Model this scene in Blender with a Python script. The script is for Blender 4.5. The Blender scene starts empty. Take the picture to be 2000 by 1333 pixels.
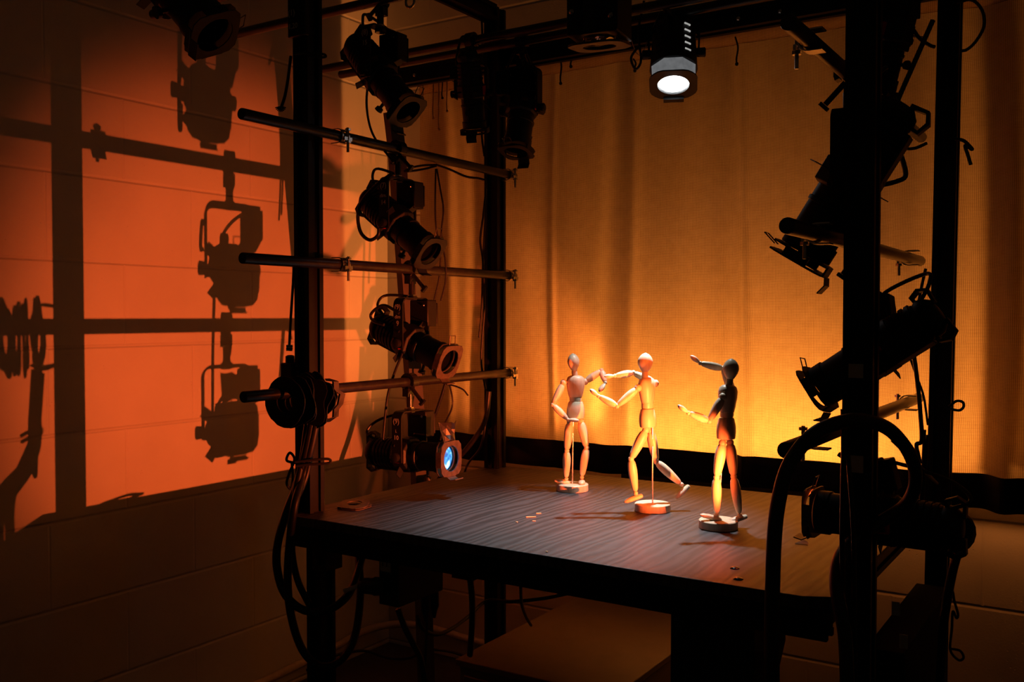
import bpy, math, random
from mathutils import Vector, Matrix
random.seed(7)
scene = bpy.context.scene
PI = math.pi
# ------------------------------------------------------------------ camera
CAMH = 1.10                                   # camera height; table top is at 0.70
FPX = 1865.0
YAW = math.radians(32.8)
PITCH = math.radians(1.49)
cam_data = bpy.data.cameras.new('camera')
cam_data.sensor_width = 36.0
cam_data.lens = 36.0 * FPX / 2000.0
cam_data.clip_start = 0.02
cam = bpy.data.objects.new('camera', cam_data)
scene.collection.objects.link(cam)
cam.location = (0, 0, CAMH)
cam.rotation_euler = (PI / 2 - PITCH, 0, YAW)
scene.camera = cam
scene.view_settings.view_transform = 'Standard'
scene.view_settings.look = 'None'
scene.view_settings.gamma = 1.0
scene.view_settings.exposure = 0.0
# ------------------------------------------------------------------ world
world = bpy.data.worlds.new('world')
scene.world = world
world.use_nodes = True
world.node_tree.nodes['Background'].inputs[0].default_value = (1.0, 0.56, 0.28, 1)
world.node_tree.nodes['Background'].inputs[1].default_value = 0.0105

Rv = Vector((math.cos(YAW), math.sin(YAW), 0))
Fh = Vector((-math.sin(YAW), math.cos(YAW), 0))
Zv = Vector((0, 0, 1))
Fv = Fh * math.cos(PITCH) - Zv * math.sin(PITCH)
Uv = Fh * math.sin(PITCH) + Zv * math.cos(PITCH)
CAM = Vector((0, 0, CAMH))
def ray(px, py):
    return Fv + Rv * ((px - 1000) / FPX) + Uv * ((666.5 - py) / FPX)
def atd(px, py, Z):
    """point seen at a place of the photo, Z metres ahead of the camera"""
    d = ray(px, py); return CAM + d * (Z / d.dot(Fh))
def onX(px, py, X):
    d = ray(px, py); return CAM + d * (X / d.x)
def onY(px, py, Y):
    d = ray(px, py); return CAM + d * (Y / d.y)
def rel(x, y, z):
    """z measured from the camera's height"""
    return Vector((x, y, z + CAMH))

# ------------------------------------------------------------------ lights
def spot(name, loc, target, color, power, half_deg, blend, radius):
    l = bpy.data.lights.new(name, 'SPOT')
    l.color = color; l.energy = power; l.spot_size = math.radians(2 * half_deg)
    l.spot_blend = blend; l.shadow_soft_size = radius
    o = bpy.data.objects.new(name, l); scene.collection.objects.link(o)
    o.location = loc
    d = Vector(target) - Vector(loc)
    o.rotation_euler = d.to_track_quat('-Z', 'Y').to_euler()
    return o
def area(name, loc, target, color, power, sx, sy, spread=180):
    l = bpy.data.lights.new(name, 'AREA')
    l.shape = 'RECTANGLE'; l.size = sx; l.size_y = sy; l.color = color; l.energy = power
    l.spread = math.radians(spread)
    o = bpy.data.objects.new(name, l); scene.collection.objects.link(o)
    o.location = loc
    d = Vector(target) - Vector(loc)
    o.rotation_euler = d.to_track_quat('-Z', 'Y').to_euler()
    return o
# orange spotlight low on the right hand pipe: it throws the rig's shadow on the block wall
L = rel(-.383, 1.55, -.315)
az, el = math.radians(11), math.radians(6)
spot('orange_beam', L, L + Vector((-math.cos(az) * math.cos(el), math.sin(az) * math.cos(el), math.sin(el))),
     (1.0, .118, .022), 128, 30, .80, .0035)
# white downlight hung over the table
spot('white_beam', rel(-.839, 1.950, .485), rel(-.90, 1.65, -.40), (.90, .96, 1.0), 78, 26, 1.0, .016)
# cold beam from the lowest spotlight on the left
spot('cold_beam', rel(-1.262, 1.690, -.312), rel(-.817, 1.80, -.30), (.40, .72, 1.0), 3.2, 15, .35, .01)
# red wash from the middle spotlight on the right
spot('red_wash', rel(-.436, 1.574, -.128), rel(-.60, 1.47, -.42), (1.0, .07, .02), 2.6, 24, .9, .012)
# amber beam for the two mannequins on the left
spot('amber_beam', rel(-.442, 1.496, .062), rel(-1.00, 1.880, -.17), (1.0, .13, .016), 14, 8, .5, .01)
spot('amber_side', rel(-.95, 2.395, -.36), rel(-2.08, 2.37, .28), (1.0, .25, .045), 44, 30, .6, .02)
area('amber_spill', rel(-.45, 2.415, -.475), rel(-.45, 2.40, -1.0), (1.0, .28, .05), .28, 1.3, .03, 170)
# amber lamps behind the cloth, low against the back wall
area('amber_glow', rel(-.76, 2.40, -.40), rel(-.76, 2.33, .2), (1.0, .33, .060), 7.8, .80, .04, 160)

# ------------------------------------------------------------------ materials
def mat_new(name):
    m = bpy.data.materials.new(name); m.use_nodes = True
    nt = m.node_tree; b = nt.nodes['Principled BSDF']
    return m, nt, b
def tex_coord(nt):
    return nt.nodes.new('ShaderNodeTexCoord').outputs['Object']
def geo_pos(nt):
    return nt.nodes.new('ShaderNodeNewGeometry').outputs['Position']
def noise(nt, scale, detail=4, vec=None, rough=.6):
    n = nt.nodes.new('ShaderNodeTexNoise'); n.inputs['Scale'].default_value = scale
    n.inputs['Detail'].default_value = detail; n.inputs['Roughness'].default_value = rough
    if vec is not None: nt.links.new(vec, n.inputs['Vector'])
    return n
def ramp(nt, fac, stops):
    r = nt.nodes.new('ShaderNodeValToRGB')
    els = r.color_ramp.elements
    while len(els) < len(stops): els.new(.5)
    for e, (p, c) in zip(els, stops):
        e.position = p; e.color = c if len(c) == 4 else (*c, 1)
    nt.links.new(fac, r.inputs[0]); return r
def bump(nt, h, strength, dist, b, prev=None):
    n = nt.nodes.new('ShaderNodeBump'); n.inputs['Strength'].default_value = strength
    n.inputs['Distance'].default_value = dist
    nt.links.new(h, n.inputs['Height'])
    if prev is not None: nt.links.new(prev.outputs[0], n.inputs['Normal'])
    if b is not None: nt.links.new(n.outputs[0], b.inputs['Normal'])
    return n
def math_n(nt, op, a, b=None, c=None):
    n = nt.nodes.new('ShaderNodeMath'); n.operation = op
    for i, v in enumerate((a, b, c)):
        if v is None: continue
        if isinstance(v, (int, float)): n.inputs[i].default_value = v
        else: nt.links.new(v, n.inputs[i])
    return n.outputs[0]

def simple(name, col, rough=.5, metal=0.0, nscale=60, namp=.25, bstr=.15, bdist=.0006, spec=.5):
    m, nt, b = mat_new(name)
    n = noise(nt, nscale, 5, geo_pos(nt))
    lo = tuple(c * (1 - namp) for c in col); hi = tuple(min(1, c * (1 + namp)) for c in col)
    r = ramp(nt, n.outputs[0], [(.3, lo), (.7, hi)])
    nt.links.new(r.outputs[0], b.inputs['Base Color'])
    b.inputs['Roughness'].default_value = rough; b.inputs['Metallic'].default_value = metal
    b.inputs['Specular IOR Level'].default_value = spec
    if bstr: bump(nt, n.outputs[0], bstr, bdist, b)
    return m
M = {}
M['post'] = simple('black_painted_steel', (.004, .0038, .0038), .45, 0, 35, .4, .1, spec=.22)
M['pipe'] = simple('black_pipe', (.020, .017, .015), .34, .3, 50, .4, .1)
M['fix'] = simple('black_fixture_paint', (.006, .0055, .0055), .52, 0, 120, .3, .2, spec=.32)
M['fixgloss'] = simple('black_glossy_paint', (.014, .012, .012), .25, .2, 80, .3, .05)
M['steel'] = simple('bare_steel', (.50, .48, .45), .28, 1, 90, .2, .05)
M['rubber'] = simple('black_rubber', (.009, .008, .008), .42, 0, 90, .3, .1, spec=.4)
M['cord'] = simple('black_tie_line', (.010, .009, .009), .85, 0, 300, .3, .3)
M['palecord'] = simple('pale_tie_cord', (.45, .33, .2), .8, 0, 300, .2, .3)
M['red'] = simple('red_plastic', (.55, .012, .006), .4, 0, 60, .1, .0)
M['white'] = simple('white_marking', (.62, .58, .50), .6, 0, 60, .1, .0)
M['tape'] = simple('pale_tape', (.42, .40, .34), .6, 0, 60, .15, .05)
M['dark'] = simple('dark_print', (.02, .018, .015), .6, 0, 60, .1, .0)
M['rod'] = simple('chrome_rod', (.75, .72, .68), .22, 1, 60, .05, .0)
M['hem'] = simple('black_webbing', (.007, .006, .006), .9, 0, 400, .3, .3, spec=.2)
M['floor'] = simple('dark_floor_tile', (.05, .045, .04), .45, 0, 12, .3, .1)
M['cabinet'] = simple('beige_laminate', (.12, .09, .06), .5, 0, 20, .1, .05)
M['outlet'] = simple('ivory_outlet', (.45, .42, .33), .4, 0, 40, .05, .0)
M['paper'] = simple('orange_paper', (.75, .50, .30), .7, 0, 90, .1, .1)
M['chip'] = simple('bare_wood_chip', (.80, .58, .32), .6, 0, 120, .1, .1)
M['foil'] = simple('black_foil', (.045, .040, .035), .35, .6, 90, .5, .4)
M['conduit'] = simple('painted_conduit', (.50, .42, .32), .35, 0, 60, .1, .05)
M['frame'] = simple('worn_gel_frame', (.075, .055, .042), .45, .3, 90, .4, .1)
M['beam'] = simple('dark_angle_strut', (.018, .012, .010), .55, 0, 40, .3, .1)

# beech of the mannequins
m, nt, b = mat_new('pale_beech'); M['beech'] = m
pos = geo_pos(nt)
mp = nt.nodes.new('ShaderNodeMapping'); mp.inputs['Scale'].default_value = (90, 90, 12)
nt.links.new(pos, mp.inputs[0])
n = noise(nt, 1.5, 5, mp.outputs[0])
r = ramp(nt, n.outputs[0], [(.3, (.60, .46, .30)), (.7, (.76, .62, .44))])
nt.links.new(r.outputs[0], b.inputs['Base Color']); b.inputs['Roughness'].default_value = .42
bump(nt, n.outputs[0], .08, .0004, b)

# black plywood
m, nt, b = mat_new('black_plywood'); M['ply'] = m
pos = geo_pos(nt)
mp = nt.nodes.new('ShaderNodeMapping'); mp.inputs['Scale'].default_value = (5.0, .9, 1)
mp.inputs['Rotation'].default_value = (0, 0, math.radians(8))
nt.links.new(pos, mp.inputs[0])
warp = noise(nt, 2.2, 3, mp.outputs[0], .5)
w = nt.nodes.new('ShaderNodeTexWave'); w.wave_type = 'BANDS'; w.bands_direction = 'X'
w.inputs['Scale'].default_value = 3.4; w.inputs['Distortion'].default_value = 13.0
w.inputs['Detail'].default_value = 3; w.inputs['Detail Scale'].default_value = 1.0
nt.links.new(mp.outputs[0], w.inputs[0])
mp2 = nt.nodes.new('ShaderNodeMapping'); mp2.inputs['Scale'].default_value = (260, 16, 1)
nt.links.new(pos, mp2.inputs[0])
fine = noise(nt, 1.0, 4, mp2.outputs[0])
h = math_n(nt, 'ADD', math_n(nt, 'MULTIPLY', w.outputs[1], .75), math_n(nt, 'MULTIPLY', fine.outputs[0], .45))
r = ramp(nt, h, [(.25, (.016, .016, .016)), (.60, (.029, .029, .030)), (.95, (.046, .045, .047))])
scuff = noise(nt, 9, 6, pos, .7)
sr = ramp(nt, scuff.outputs[0], [(.70, (0, 0, 0)), (.78, (1, 1, 1))])
mx = nt.nodes.new('ShaderNodeMixRGB'); nt.links.new(r.outputs[0], mx.inputs[1])
mx.inputs[2].default_value = (.13, .12, .11, 1)
nt.links.new(math_n(nt, 'MULTIPLY', sr.outputs[0], .5), mx.inputs[0])
nt.links.new(mx.outputs[0], b.inputs['Base Color'])
b.inputs['Roughness'].default_value = .48; b.inputs['Specular IOR Level'].default_value = .45
bump(nt, h, .38, .0009, b)

# painted concrete block: grooves every course (0.203) and block (0.406), running bond
def block_wall(name, along, z0, u0):
    m, nt, b = mat_new(name)
    sep = nt.nodes.new('ShaderNodeSeparateXYZ'); nt.links.new(geo_pos(nt), sep.inputs[0])
    u = sep.outputs[along]; z = sep.outputs[2]
    cz = math_n(nt, 'DIVIDE', math_n(nt, 'SUBTRACT', z, z0), .203)
    row = math_n(nt, 'FLOOR', cz)
    fz = math_n(nt, 'SUBTRACT', cz, row)
    dz = math_n(nt, 'MULTIPLY', math_n(nt, 'MINIMUM', fz, math_n(nt, 'SUBTRACT', 1.0, fz)), .203)
    par = math_n(nt, 'MULTIPLY', math_n(nt, 'MODULO', math_n(nt, 'ADD', row, 100), 2), .5)
    cu = math_n(nt, 'ADD', math_n(nt, 'DIVIDE', math_n(nt, 'SUBTRACT', u, u0), .406), par)
    fu = math_n(nt, 'SUBTRACT', cu, math_n(nt, 'FLOOR', cu))
    du = math_n(nt, 'MULTIPLY', math_n(nt, 'MINIMUM', fu, math_n(nt, 'SUBTRACT', 1.0, fu)), .406)
    gz = nt.nodes.new('ShaderNodeMapRange'); gz.interpolation_type = 'SMOOTHSTEP'
    gz.inputs[1].default_value = 0; gz.inputs[2].default_value = .0065
    nt.links.new(dz, gz.inputs[0])
    gu = nt.nodes.new('ShaderNodeMapRange'); gu.interpolation_type = 'SMOOTHSTEP'
    gu.inputs[1].default_value = 0; gu.inputs[2].default_value = .0045
    gu.inputs[3].default_value = .62
    nt.links.new(du, gu.inputs[0])
    hh = math_n(nt, 'MINIMUM', gz.outputs[0], gu.outputs[0])
    n1 = noise(nt, 260, 5, geo_pos(nt), .6)
    n2 = noise(nt, 3, 3, geo_pos(nt))
    pits = nt.nodes.new('ShaderNodeTexVoronoi'); pits.inputs['Scale'].default_value = 75
    nt.links.new(geo_pos(nt), pits.inputs[0])
    pr = ramp(nt, pits.outputs[0], [(.05, (0, 0, 0)), (.14, (1, 1, 1))])
    # few cells only are pits
    pn = noise(nt, 22, 2, geo_pos(nt))
    pm = ramp(nt, pn.outputs[0], [(.60, (1, 1, 1)), (.64, (0, 0, 0))])
    pit = math_n(nt, 'MAXIMUM', pr.outputs[0], pm.outputs[0])
    r = ramp(nt, n2.outputs[0], [(.3, (.50, .47, .42)), (.7, (.58, .55, .49))])
    nt.links.new(r.outputs[0], b.inputs['Base Color'])
    b.inputs['Roughness'].default_value = .62
    b1 = bump(nt, n1.outputs[0], .35, .0012, None)
    b2 = bump(nt, pit, .6, .0016, None, b1)
    bump(nt, hh, .9, .0030, b, b2)
    return m
M['wall_l'] = block_wall('painted_block_left', 1, CAMH + .130, 1.667)
M['wall_b'] = block_wall('painted_block_back', 0, CAMH + .130, -1.9)

# cloth: coarse woven mesh that lets light through
m, nt, b = mat_new('woven_backdrop'); M['cloth'] = m
out = nt.nodes['Material Output']; nt.nodes.remove(b)
sep = nt.nodes.new('ShaderNodeSeparateXYZ'); nt.links.new(tex_coord(nt), sep.inputs[0])
wob = noise(nt, 14, 3, tex_coord(nt))
wb = math_n(nt, 'MULTIPLY', math_n(nt, 'SUBTRACT', wob.outputs[0], .5), .006)
PX, PZ = .0036, .0031
def thread(s, p):
    q = math_n(nt, 'DIVIDE', math_n(nt, 'ADD', s, wb), p)
    f = math_n(nt, 'FRACT', q)
    a = math_n(nt, 'ABSOLUTE', math_n(nt, 'SUBTRACT', f, .5))
    return math_n(nt, 'MULTIPLY', a, 2.0)          # 0 on the thread, 1 between threads
tx = thread(sep.outputs[0], PX); tz = thread(sep.outputs[2], PZ)
gap = math_n(nt, 'MULTIPLY', math_n(nt, 'SUBTRACT', 1.0, math_n(nt, 'POWER', tx, 3.0)),
             math_n(nt, 'SUBTRACT', 1.0, math_n(nt, 'POWER', tz, 2.0)))
big = noise(nt, 40, 6, tex_coord(nt), .7)
g2 = math_n(nt, 'ADD', math_n(nt, 'MULTIPLY', gap, .95), math_n(nt, 'MULTIPLY', big.outputs[0], .45))
r = ramp(nt, g2, [(.10, (.22, .135, .055)), (.62, (.52, .39, .22)), (1.0, (.80, .66, .42))])
dif = nt.nodes.new('ShaderNodeBsdfDiffuse'); tra = nt.nodes.new('ShaderNodeBsdfTranslucent')
mix = nt.nodes.new('ShaderNodeMixShader'); mix.inputs[0].default_value = .62
nt.links.new(r.outputs[0], dif.inputs[0]); nt.links.new(r.outputs[0], tra.inputs[0])
nt.links.new(dif.outputs[0], mix.inputs[1]); nt.links.new(tra.outputs[0], mix.inputs[2])
nt.links.new(mix.outputs[0], out.inputs[0])
bn = bump(nt, g2, .5, .0008, None)
nt.links.new(bn.outputs[0], dif.inputs['Normal'])

def emis(name, col, strength):
    m, nt, b = mat_new(name)
    n = noise(nt, 60, 2, geo_pos(nt))
    r = ramp(nt, n.outputs[0], [(.3, tuple(c * .75 for c in col)), (.7, col)])
    nt.links.new(r.outputs[0], b.inputs['Emission Color'])
    b.inputs['Emission Strength'].default_value = strength
    b.inputs['Base Color'].default_value = (.02, .02, .02, 1)
    b.inputs['Roughness'].default_value = .1
    return m
M['lens_white'] = emis('lit_white_lens', (.93, .98, 1.0), 9.0)
# the cold lens shows pale and deep blue patches
m, nt, b = mat_new('lit_blue_lens'); M['lens_blue'] = m
n = noise(nt, 42, 2, geo_pos(nt))
r = ramp(nt, n.outputs[0], [(.40, (.0, .13, .42)), (.50, (.03, .35, .80)), (.58, (.35, .62, .95)), (.66, (.9, .95, 1))])
nt.links.new(r.outputs[0], b.inputs['Emission Color']); b.inputs['Emission Strength'].default_value = 1.7
b.inputs['Roughness'].default_value = .08; b.inputs['Base Color'].default_value = (.02, .03, .05, 1)
M['ring'] = emis('steel_ring_painted_glow', (.9, .92, .95), .16)  # steel ring emits faintly in place of lamp light falling on it
M['vent'] = emis('light_leak', (.9, .9, .85), .45)  # slot boxes emit, standing in for light escaping from inside the lamp
M['lens_orange'] = emis('lit_orange_lens', (1.0, .2, .04), 3.0)
m, nt, b = mat_new('dark_glass_lens'); M['lens_dark'] = m
b.inputs['Base Color'].default_value = (.02, .015, .012, 1); b.inputs['Roughness'].default_value = .06
b.inputs['Coat Weight'].default_value = .6
n = noise(nt, 20, 2, geo_pos(nt)); bump(nt, n.outputs[0], .05, .001, b)

# ------------------------------------------------------------------ mesh helpers
ROOT = {}
class MB:
    def __init__(self): self.v = []; self.f = []
    def add(self, vs, fs):
        k = len(self.v); self.v += [Vector(p) for p in vs]; self.f += [tuple(i + k for i in q) for q in fs]
        return self
    def box(self, c, s, ax=None):
        c = Vector(c); ax = ax or (Vector((1, 0, 0)), Vector((0, 1, 0)), Vector((0, 0, 1)))
        vs = []
        for i in (-.5, .5):
            for j in (-.5, .5):
                for k in (-.5, .5):
                    vs.append(c + ax[0] * (s[0] * i) + ax[1] * (s[1] * j) + ax[2] * (s[2] * k))
        return self.add(vs, [(0, 1, 3, 2), (4, 6, 7, 5), (0, 4, 5, 1), (2, 3, 7, 6), (0, 2, 6, 4), (1, 5, 7, 3)])
    def lathe(self, o, d, prof, seg=24, ref=None, close=False, squash=None):
        """prof: (distance along d, radius)"""
        o = Vector(o); d = Vector(d).normalized()
        ref = Vector(ref) if ref is not None else (Vector((0, 0, 1)) if abs(d.z) < .9 else Vector((1, 0, 0)))
        a = d.cross(ref).normalized(); b = a.cross(d).normalized()
        sa, sb = squash or (1, 1)
        vs = []; fs = []
        for t, r in prof:
            for i in range(seg):
                th = 2 * PI * i / seg
                vs.append(o + d * t + a * (math.cos(th) * r * sa) + b * (math.sin(th) * r * sb))
        n = len(prof)
        for j in range(n - 1 if not close else n):
            j2 = (j + 1) % n
            for i in range(seg):
                i2 = (i + 1) % seg
                fs.append((j * seg + i, j * seg + i2, j2 * seg + i2, j2 * seg + i))
        if not close:
            fs.append(tuple(range(seg))[::-1]); fs.append(tuple((n - 1) * seg + i for i in range(seg)))
        return self.add(vs, fs)
    def cyl(self, p0, p1, r, seg=16, r1=None):
        p0 = Vector(p0); p1 = Vector(p1); d = p1 - p0
        return self.lathe(p0, d, [(0, r), (d.length, r if r1 is None else r1)], seg)
    def tube(self, pts, r, seg=8, smooth=6, flat=None):
        pts = [Vector(p) for p in pts]
        if smooth and len(pts) > 2:
            q = []
            P = [pts[0] * 2 - pts[1]] + pts + [pts[-1] * 2 - pts[-2]]
            for i in range(1, len(P) - 2):
                for k in range(smooth):
                    t = k / smooth; p0, p1, p2, p3 = P[i - 1:i + 3]
                    q.append(.5 * ((2 * p1) + (p2 - p0) * t + (2 * p0 - 5 * p1 + 4 * p2 - p3) * t * t + (3 * p1 - p0 - 3 * p2 + p3) * t ** 3))
            q.append(pts[-1]); pts = q
        vs = []; fs = []; up = None
        for i, p in enumerate(pts):
            t = (pts[min(i + 1, len(pts) - 1)] - pts[max(i - 1, 0)])
            t = t.normalized() if t.length > 1e-9 else Vector((0, 0, 1))
            if up is None: up = t.orthogonal().normalized()
            up = (up - t * up.dot(t)); up = up.normalized() if up.length > 1e-6 else t.orthogonal().normalized()
            s = t.cross(up)
            for k in range(seg):
                th = 2 * PI * k / seg
                vs.append(p + up * (r * math.cos(th)) + s * (r * math.sin(th)))
        for i in range(len(pts) - 1):
            for k in range(seg):
                k2 = (k + 1) % seg
                fs.append((i * seg + k, i * seg + k2, (i + 1) * seg + k2, (i + 1) * seg + k))
        fs.append(tuple(range(seg))[::-1]); fs.append(tuple((len(pts) - 1) * seg + k for k in range(seg)))
        return self.add(vs, fs)
    def strap(self, pts, wdir, w, t):
        """flat bar along pts, w wide along wdir, t thick"""
        pts = [Vector(p) for p in pts]; wdir = Vector(wdir).normalized()
        vs = []; fs = []
        for i, p in enumerate(pts):
            tg = (pts[min(i + 1, len(pts) - 1)] - pts[max(i - 1, 0)]).normalized()
            nn = tg.cross(wdir).normalized()
            for a, b2 in ((-1, -1), (1, -1), (1, 1), (-1, 1)):
                vs.append(p + wdir * (a * w / 2) + nn * (b2 * t / 2))
        for i in range(len(pts) - 1):
            for k in range(4):
                k2 = (k + 1) % 4
                fs.append((i * 4 + k, i * 4 + k2, (i + 1) * 4 + k2, (i + 1) * 4 + k))
        fs.append((3, 2, 1, 0)); e = (len(pts) - 1) * 4; fs.append((e, e + 1, e + 2, e + 3))
        return self.add(vs, fs)
    def plate(self, c, a, b, outline, hole, t):
        """plate in the plane (a, b) with a hole; outline and hole are lists of the same length"""
        c = Vector(c); n = a.cross(b).normalized(); k = len(outline)
        vs = []
        for s in (-t / 2, t / 2):
            for (x, y) in outline: vs.append(c + a * x + b * y + n * s)
            for (x, y) in hole: vs.append(c + a * x + b * y + n * s)
        fs = []
        for i in range(k):
            j = (i + 1) % k
            fs.append((i, k + i, k + j, j)); fs.append((2 * k + i, 2 * k + j, 3 * k + j, 3 * k + i))
            fs.append((i, j, 2 * k + j, 2 * k + i)); fs.append((k + i, 3 * k + i, 3 * k + j, k + j))
        return self.add(vs, fs)
    def ball(self, c, r, seg=14, rings=8, sc=(1, 1, 1), ax=None):
        c = Vector(c); ax = ax or (Vector((1, 0, 0)), Vector((0, 1, 0)), Vector((0, 0, 1)))
        d = ax[2]
        vs = []; fs = []
        for j in range(1, rings):
            ph = PI * j / rings
            for i in range(seg):
                th = 2 * PI * i / seg
                vs.append(c + ax[0] * (r * sc[0] * math.sin(ph) * math.cos(th)) + ax[1] * (r * sc[1] * math.sin(ph) * math.sin(th)) + d * (-r * sc[2] * math.cos(ph)))
        vs.append(c - d * (r * sc[2])); vs.append(c + d * (r * sc[2]))
        for j in range(rings - 2):
            for i in range(seg):
                i2 = (i + 1) % seg
                fs.append((j * seg + i, j * seg + i2, (j + 1) * seg + i2, (j + 1) * seg + i))
        s0 = len(vs) - 2; s1 = len(vs) - 1
        for i in range(seg):
            i2 = (i + 1) % seg
            fs.append((s0, i2, i)); fs.append((s1, (rings - 2) * seg + i, (rings - 2) * seg + i2))
        return self.add(vs, fs)

def obj(name, mb, mat, parent=None, label=None, cat=None, group=None, kind=None, bevel=0, smooth=True, origin=None):
    if parent is None:
        if origin is None:
            xs = [p.x for p in mb.v]; ys = [p.y for p in mb.v]; zs = [p.z for p in mb.v]
            origin = Vector(((min(xs) + max(xs)) / 2, (min(ys) + max(ys)) / 2, min(zs)))
        off = Vector(origin)
    else:
        off = ROOT[parent.name]
    me = bpy.data.meshes.new(name)
    me.from_pydata([tuple(p - off) for p in mb.v], [], mb.f)
    me.update()
    import bmesh
    bm = bmesh.new(); bm.from_mesh(me); bmesh.ops.recalc_face_normals(bm, faces=bm.faces[:]); bm.to_mesh(me); bm.free()
    me.materials.append(mat)
    if smooth:
        for p in me.polygons: p.use_smooth = True
        try: me.set_sharp_from_angle(angle=math.radians(38))
        except Exception: pass
    o = bpy.data.objects.new(name, me); scene.collection.objects.link(o)
    if parent is None: o.location = off
    else: o.parent = parent
    ROOT[o.name] = off
    if bevel:
        md = o.modifiers.new('bevel', 'BEVEL'); md.width = bevel; md.segments = 2; md.limit_method = 'ANGLE'
    if label: o['label'] = label
    if cat: o['category'] = cat
    if group: o['group'] = group
    if kind: o['kind'] = kind
    return o
def thing(name, loc, label, cat, group=None):
    o = bpy.data.objects.new(name, None); o.empty_display_size = .03
    scene.collection.objects.link(o); o.location = loc; ROOT[o.name] = Vector(loc)
    o['label'] = label; o['category'] = cat
    if group: o['group'] = group
    return o
def text(s, c, right, up, size, parent, mat, name='marking', lab=None):
    cu = bpy.data.curves.new('t', 'FONT'); cu.body = s; cu.size = size
    cu.align_x = 'CENTER'; cu.align_y = 'CENTER'; cu.resolution_u = 2
    cu.offset = size * .012
    to = bpy.data.objects.new('t', cu); scene.collection.objects.link(to)
    dg = bpy.context.evaluated_depsgraph_get()
    me = bpy.data.meshes.new_from_object(to.evaluated_get(dg))
    bpy.data.objects.remove(to)
    right = Vector(right).normalized(); up = Vector(up).normalized(); n = right.cross(up)
    off = ROOT[parent.name]
    for v in me.vertices:
        v.co = Vector(c) - off + right * v.co.x + up * v.co.y + n * .0006
    me.materials.clear(); me.materials.append(mat)
    o = bpy.data.objects.new(name, me); scene.collection.objects.link(o); o.parent = parent
    ROOT[o.name] = off
    if lab: o['label'] = lab
    return o

X_, Y_, Z_ = Vector((1, 0, 0)), Vector((0, 1, 0)), Vector((0, 0, 1))
XW, YW = -2.08, 2.46           # inner faces of the left and back walls
# ------------------------------------------------------------------ room
obj('floor', MB().box((-.3, .6, -.05), (5.6, 6.0, .1)), M['floor'], kind='structure', smooth=False)
obj('wall_left', MB().box((XW - .05, .6, 1.45), (.1, 6.0, 2.9)), M['wall_l'], kind='structure', smooth=False)
obj('wall_back', MB().box((-.3 + .0, YW + .05, 1.45), (5.6, .1, 2.9)), M['wall_b'], kind='structure', smooth=False)

# ------------------------------------------------------------------ rig frame
PXL, PXR, PYF, PYB = -1.40, -.318, 1.41, 2.09
S = .041
rig = thing('lighting_rig', (-.86, 1.75, 0), 'black square steel frame of four tall posts standing around the plywood table', 'frame')
def channel(c, ax, ln, s=S):
    """slotted strut: square tube with a lipped groove on each side, axis index ax"""
    mb = MB(); t = .0035
    d = [X_, Y_, Z_][ax]; a = [Y_, Z_, X_][ax]; b_ = [Z_, X_, Y_][ax]
    h = s / 2; g = .010; q = .006
    prof = [(-h, -h), (-g, -h), (-g, -h + q), (g, -h + q), (g, -h), (h, -h), (h, -g), (h - q, -g), (h - q, g), (h, g), (h, h),
            (g, h), (g, h - q), (-g, h - q), (-g, h), (-h, h), (-h, g), (-h + q, g), (-h + q, -g), (-h, -g)]
    c = Vector(c); vs = []
    for e in (-.5, .5):
        for x, y in prof: vs.append(c + d * (ln * e) + a * x + b_ * y)
    k = len(prof)
    fs = [(i, (i + 1) % k, k + (i + 1) % k, k + i) for i in range(k)]
    fs += [tuple(range(k))[::-1], tuple(range(k, 2 * k))]
    return mb.add(vs, fs)
TT = .70
top = CAMH + .80
def add_post(x, y, z0, nm='post', lab=None):
    return obj(nm, channel((x, y, (z0 + top) / 2), 2, top - z0), M['post'], rig, label=lab, smooth=False)
pl = add_post(PXL, PYF, TT + .001); add_post(PXL, PYB, 0); 
pr_ = add_post(PXR, PYF, 0)
# the far right post leans a little
pm = channel((0, 0, top / 2), 2, top)
lean = Vector((0.012, 0, 0))
for v in pm.v:
    k = v.z / top; v.x += PXR - .006 + .020 * k; v.y += PYB
obj('post', pm, M['post'], rig, smooth=False)
for x in (PXL, PXR):
    obj('top_beam', channel((x, (PYF + PYB) / 2, CAMH + .785), 1, PYB - PYF - S), M['post'], rig, smooth=False)
obj('top_beam', channel(((PXL + PXR) / 2, PYF, CAMH + .785), 0, PXR - PXL - S), M['post'], rig, smooth=False)
bb = obj('back_beam', channel((-.80, PYB + .041, CAMH + .680), 0, 2.0, .050), M['post'], rig, smooth=False)
for px_ in (810, 1026, 1178, 1442, 1523):
    p = onY(px_, 100, PYB + .015); p.z = CAMH + .672
    obj('bolt', MB().lathe(p + Vector((0, .001, 0)), -Y_, [(0, .005), (.004, .005), (.006, .003)], 6), M['steel'], bb, label='bare steel bolt head')
# tape, numbers and scuffs on the posts
pe = obj('number_plate', MB().box((PXL + .002, PYF - .027, CAMH + .60), (.048, .012, .085)), M['fix'], rig, bevel=.002)
text('(1)', (PXL - .010, PYF - .0335, CAMH + .605), X_, Z_, .017, pe, M['white'])
text('1.20', (PXL - .006, PYF - .0335, CAMH + .578), X_, Z_, .015, pe, M['white'])
for py_, hh_ in ((725, .020), (907, .024)):
    p = onY(1672, py_, PYF - S / 2)
    obj('tape_tag', MB().box((p.x, PYF - S / 2 - .0008, p.z), (.020, .0012, hh_)), M['tape'], rig, label='pale tape tag')
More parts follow.
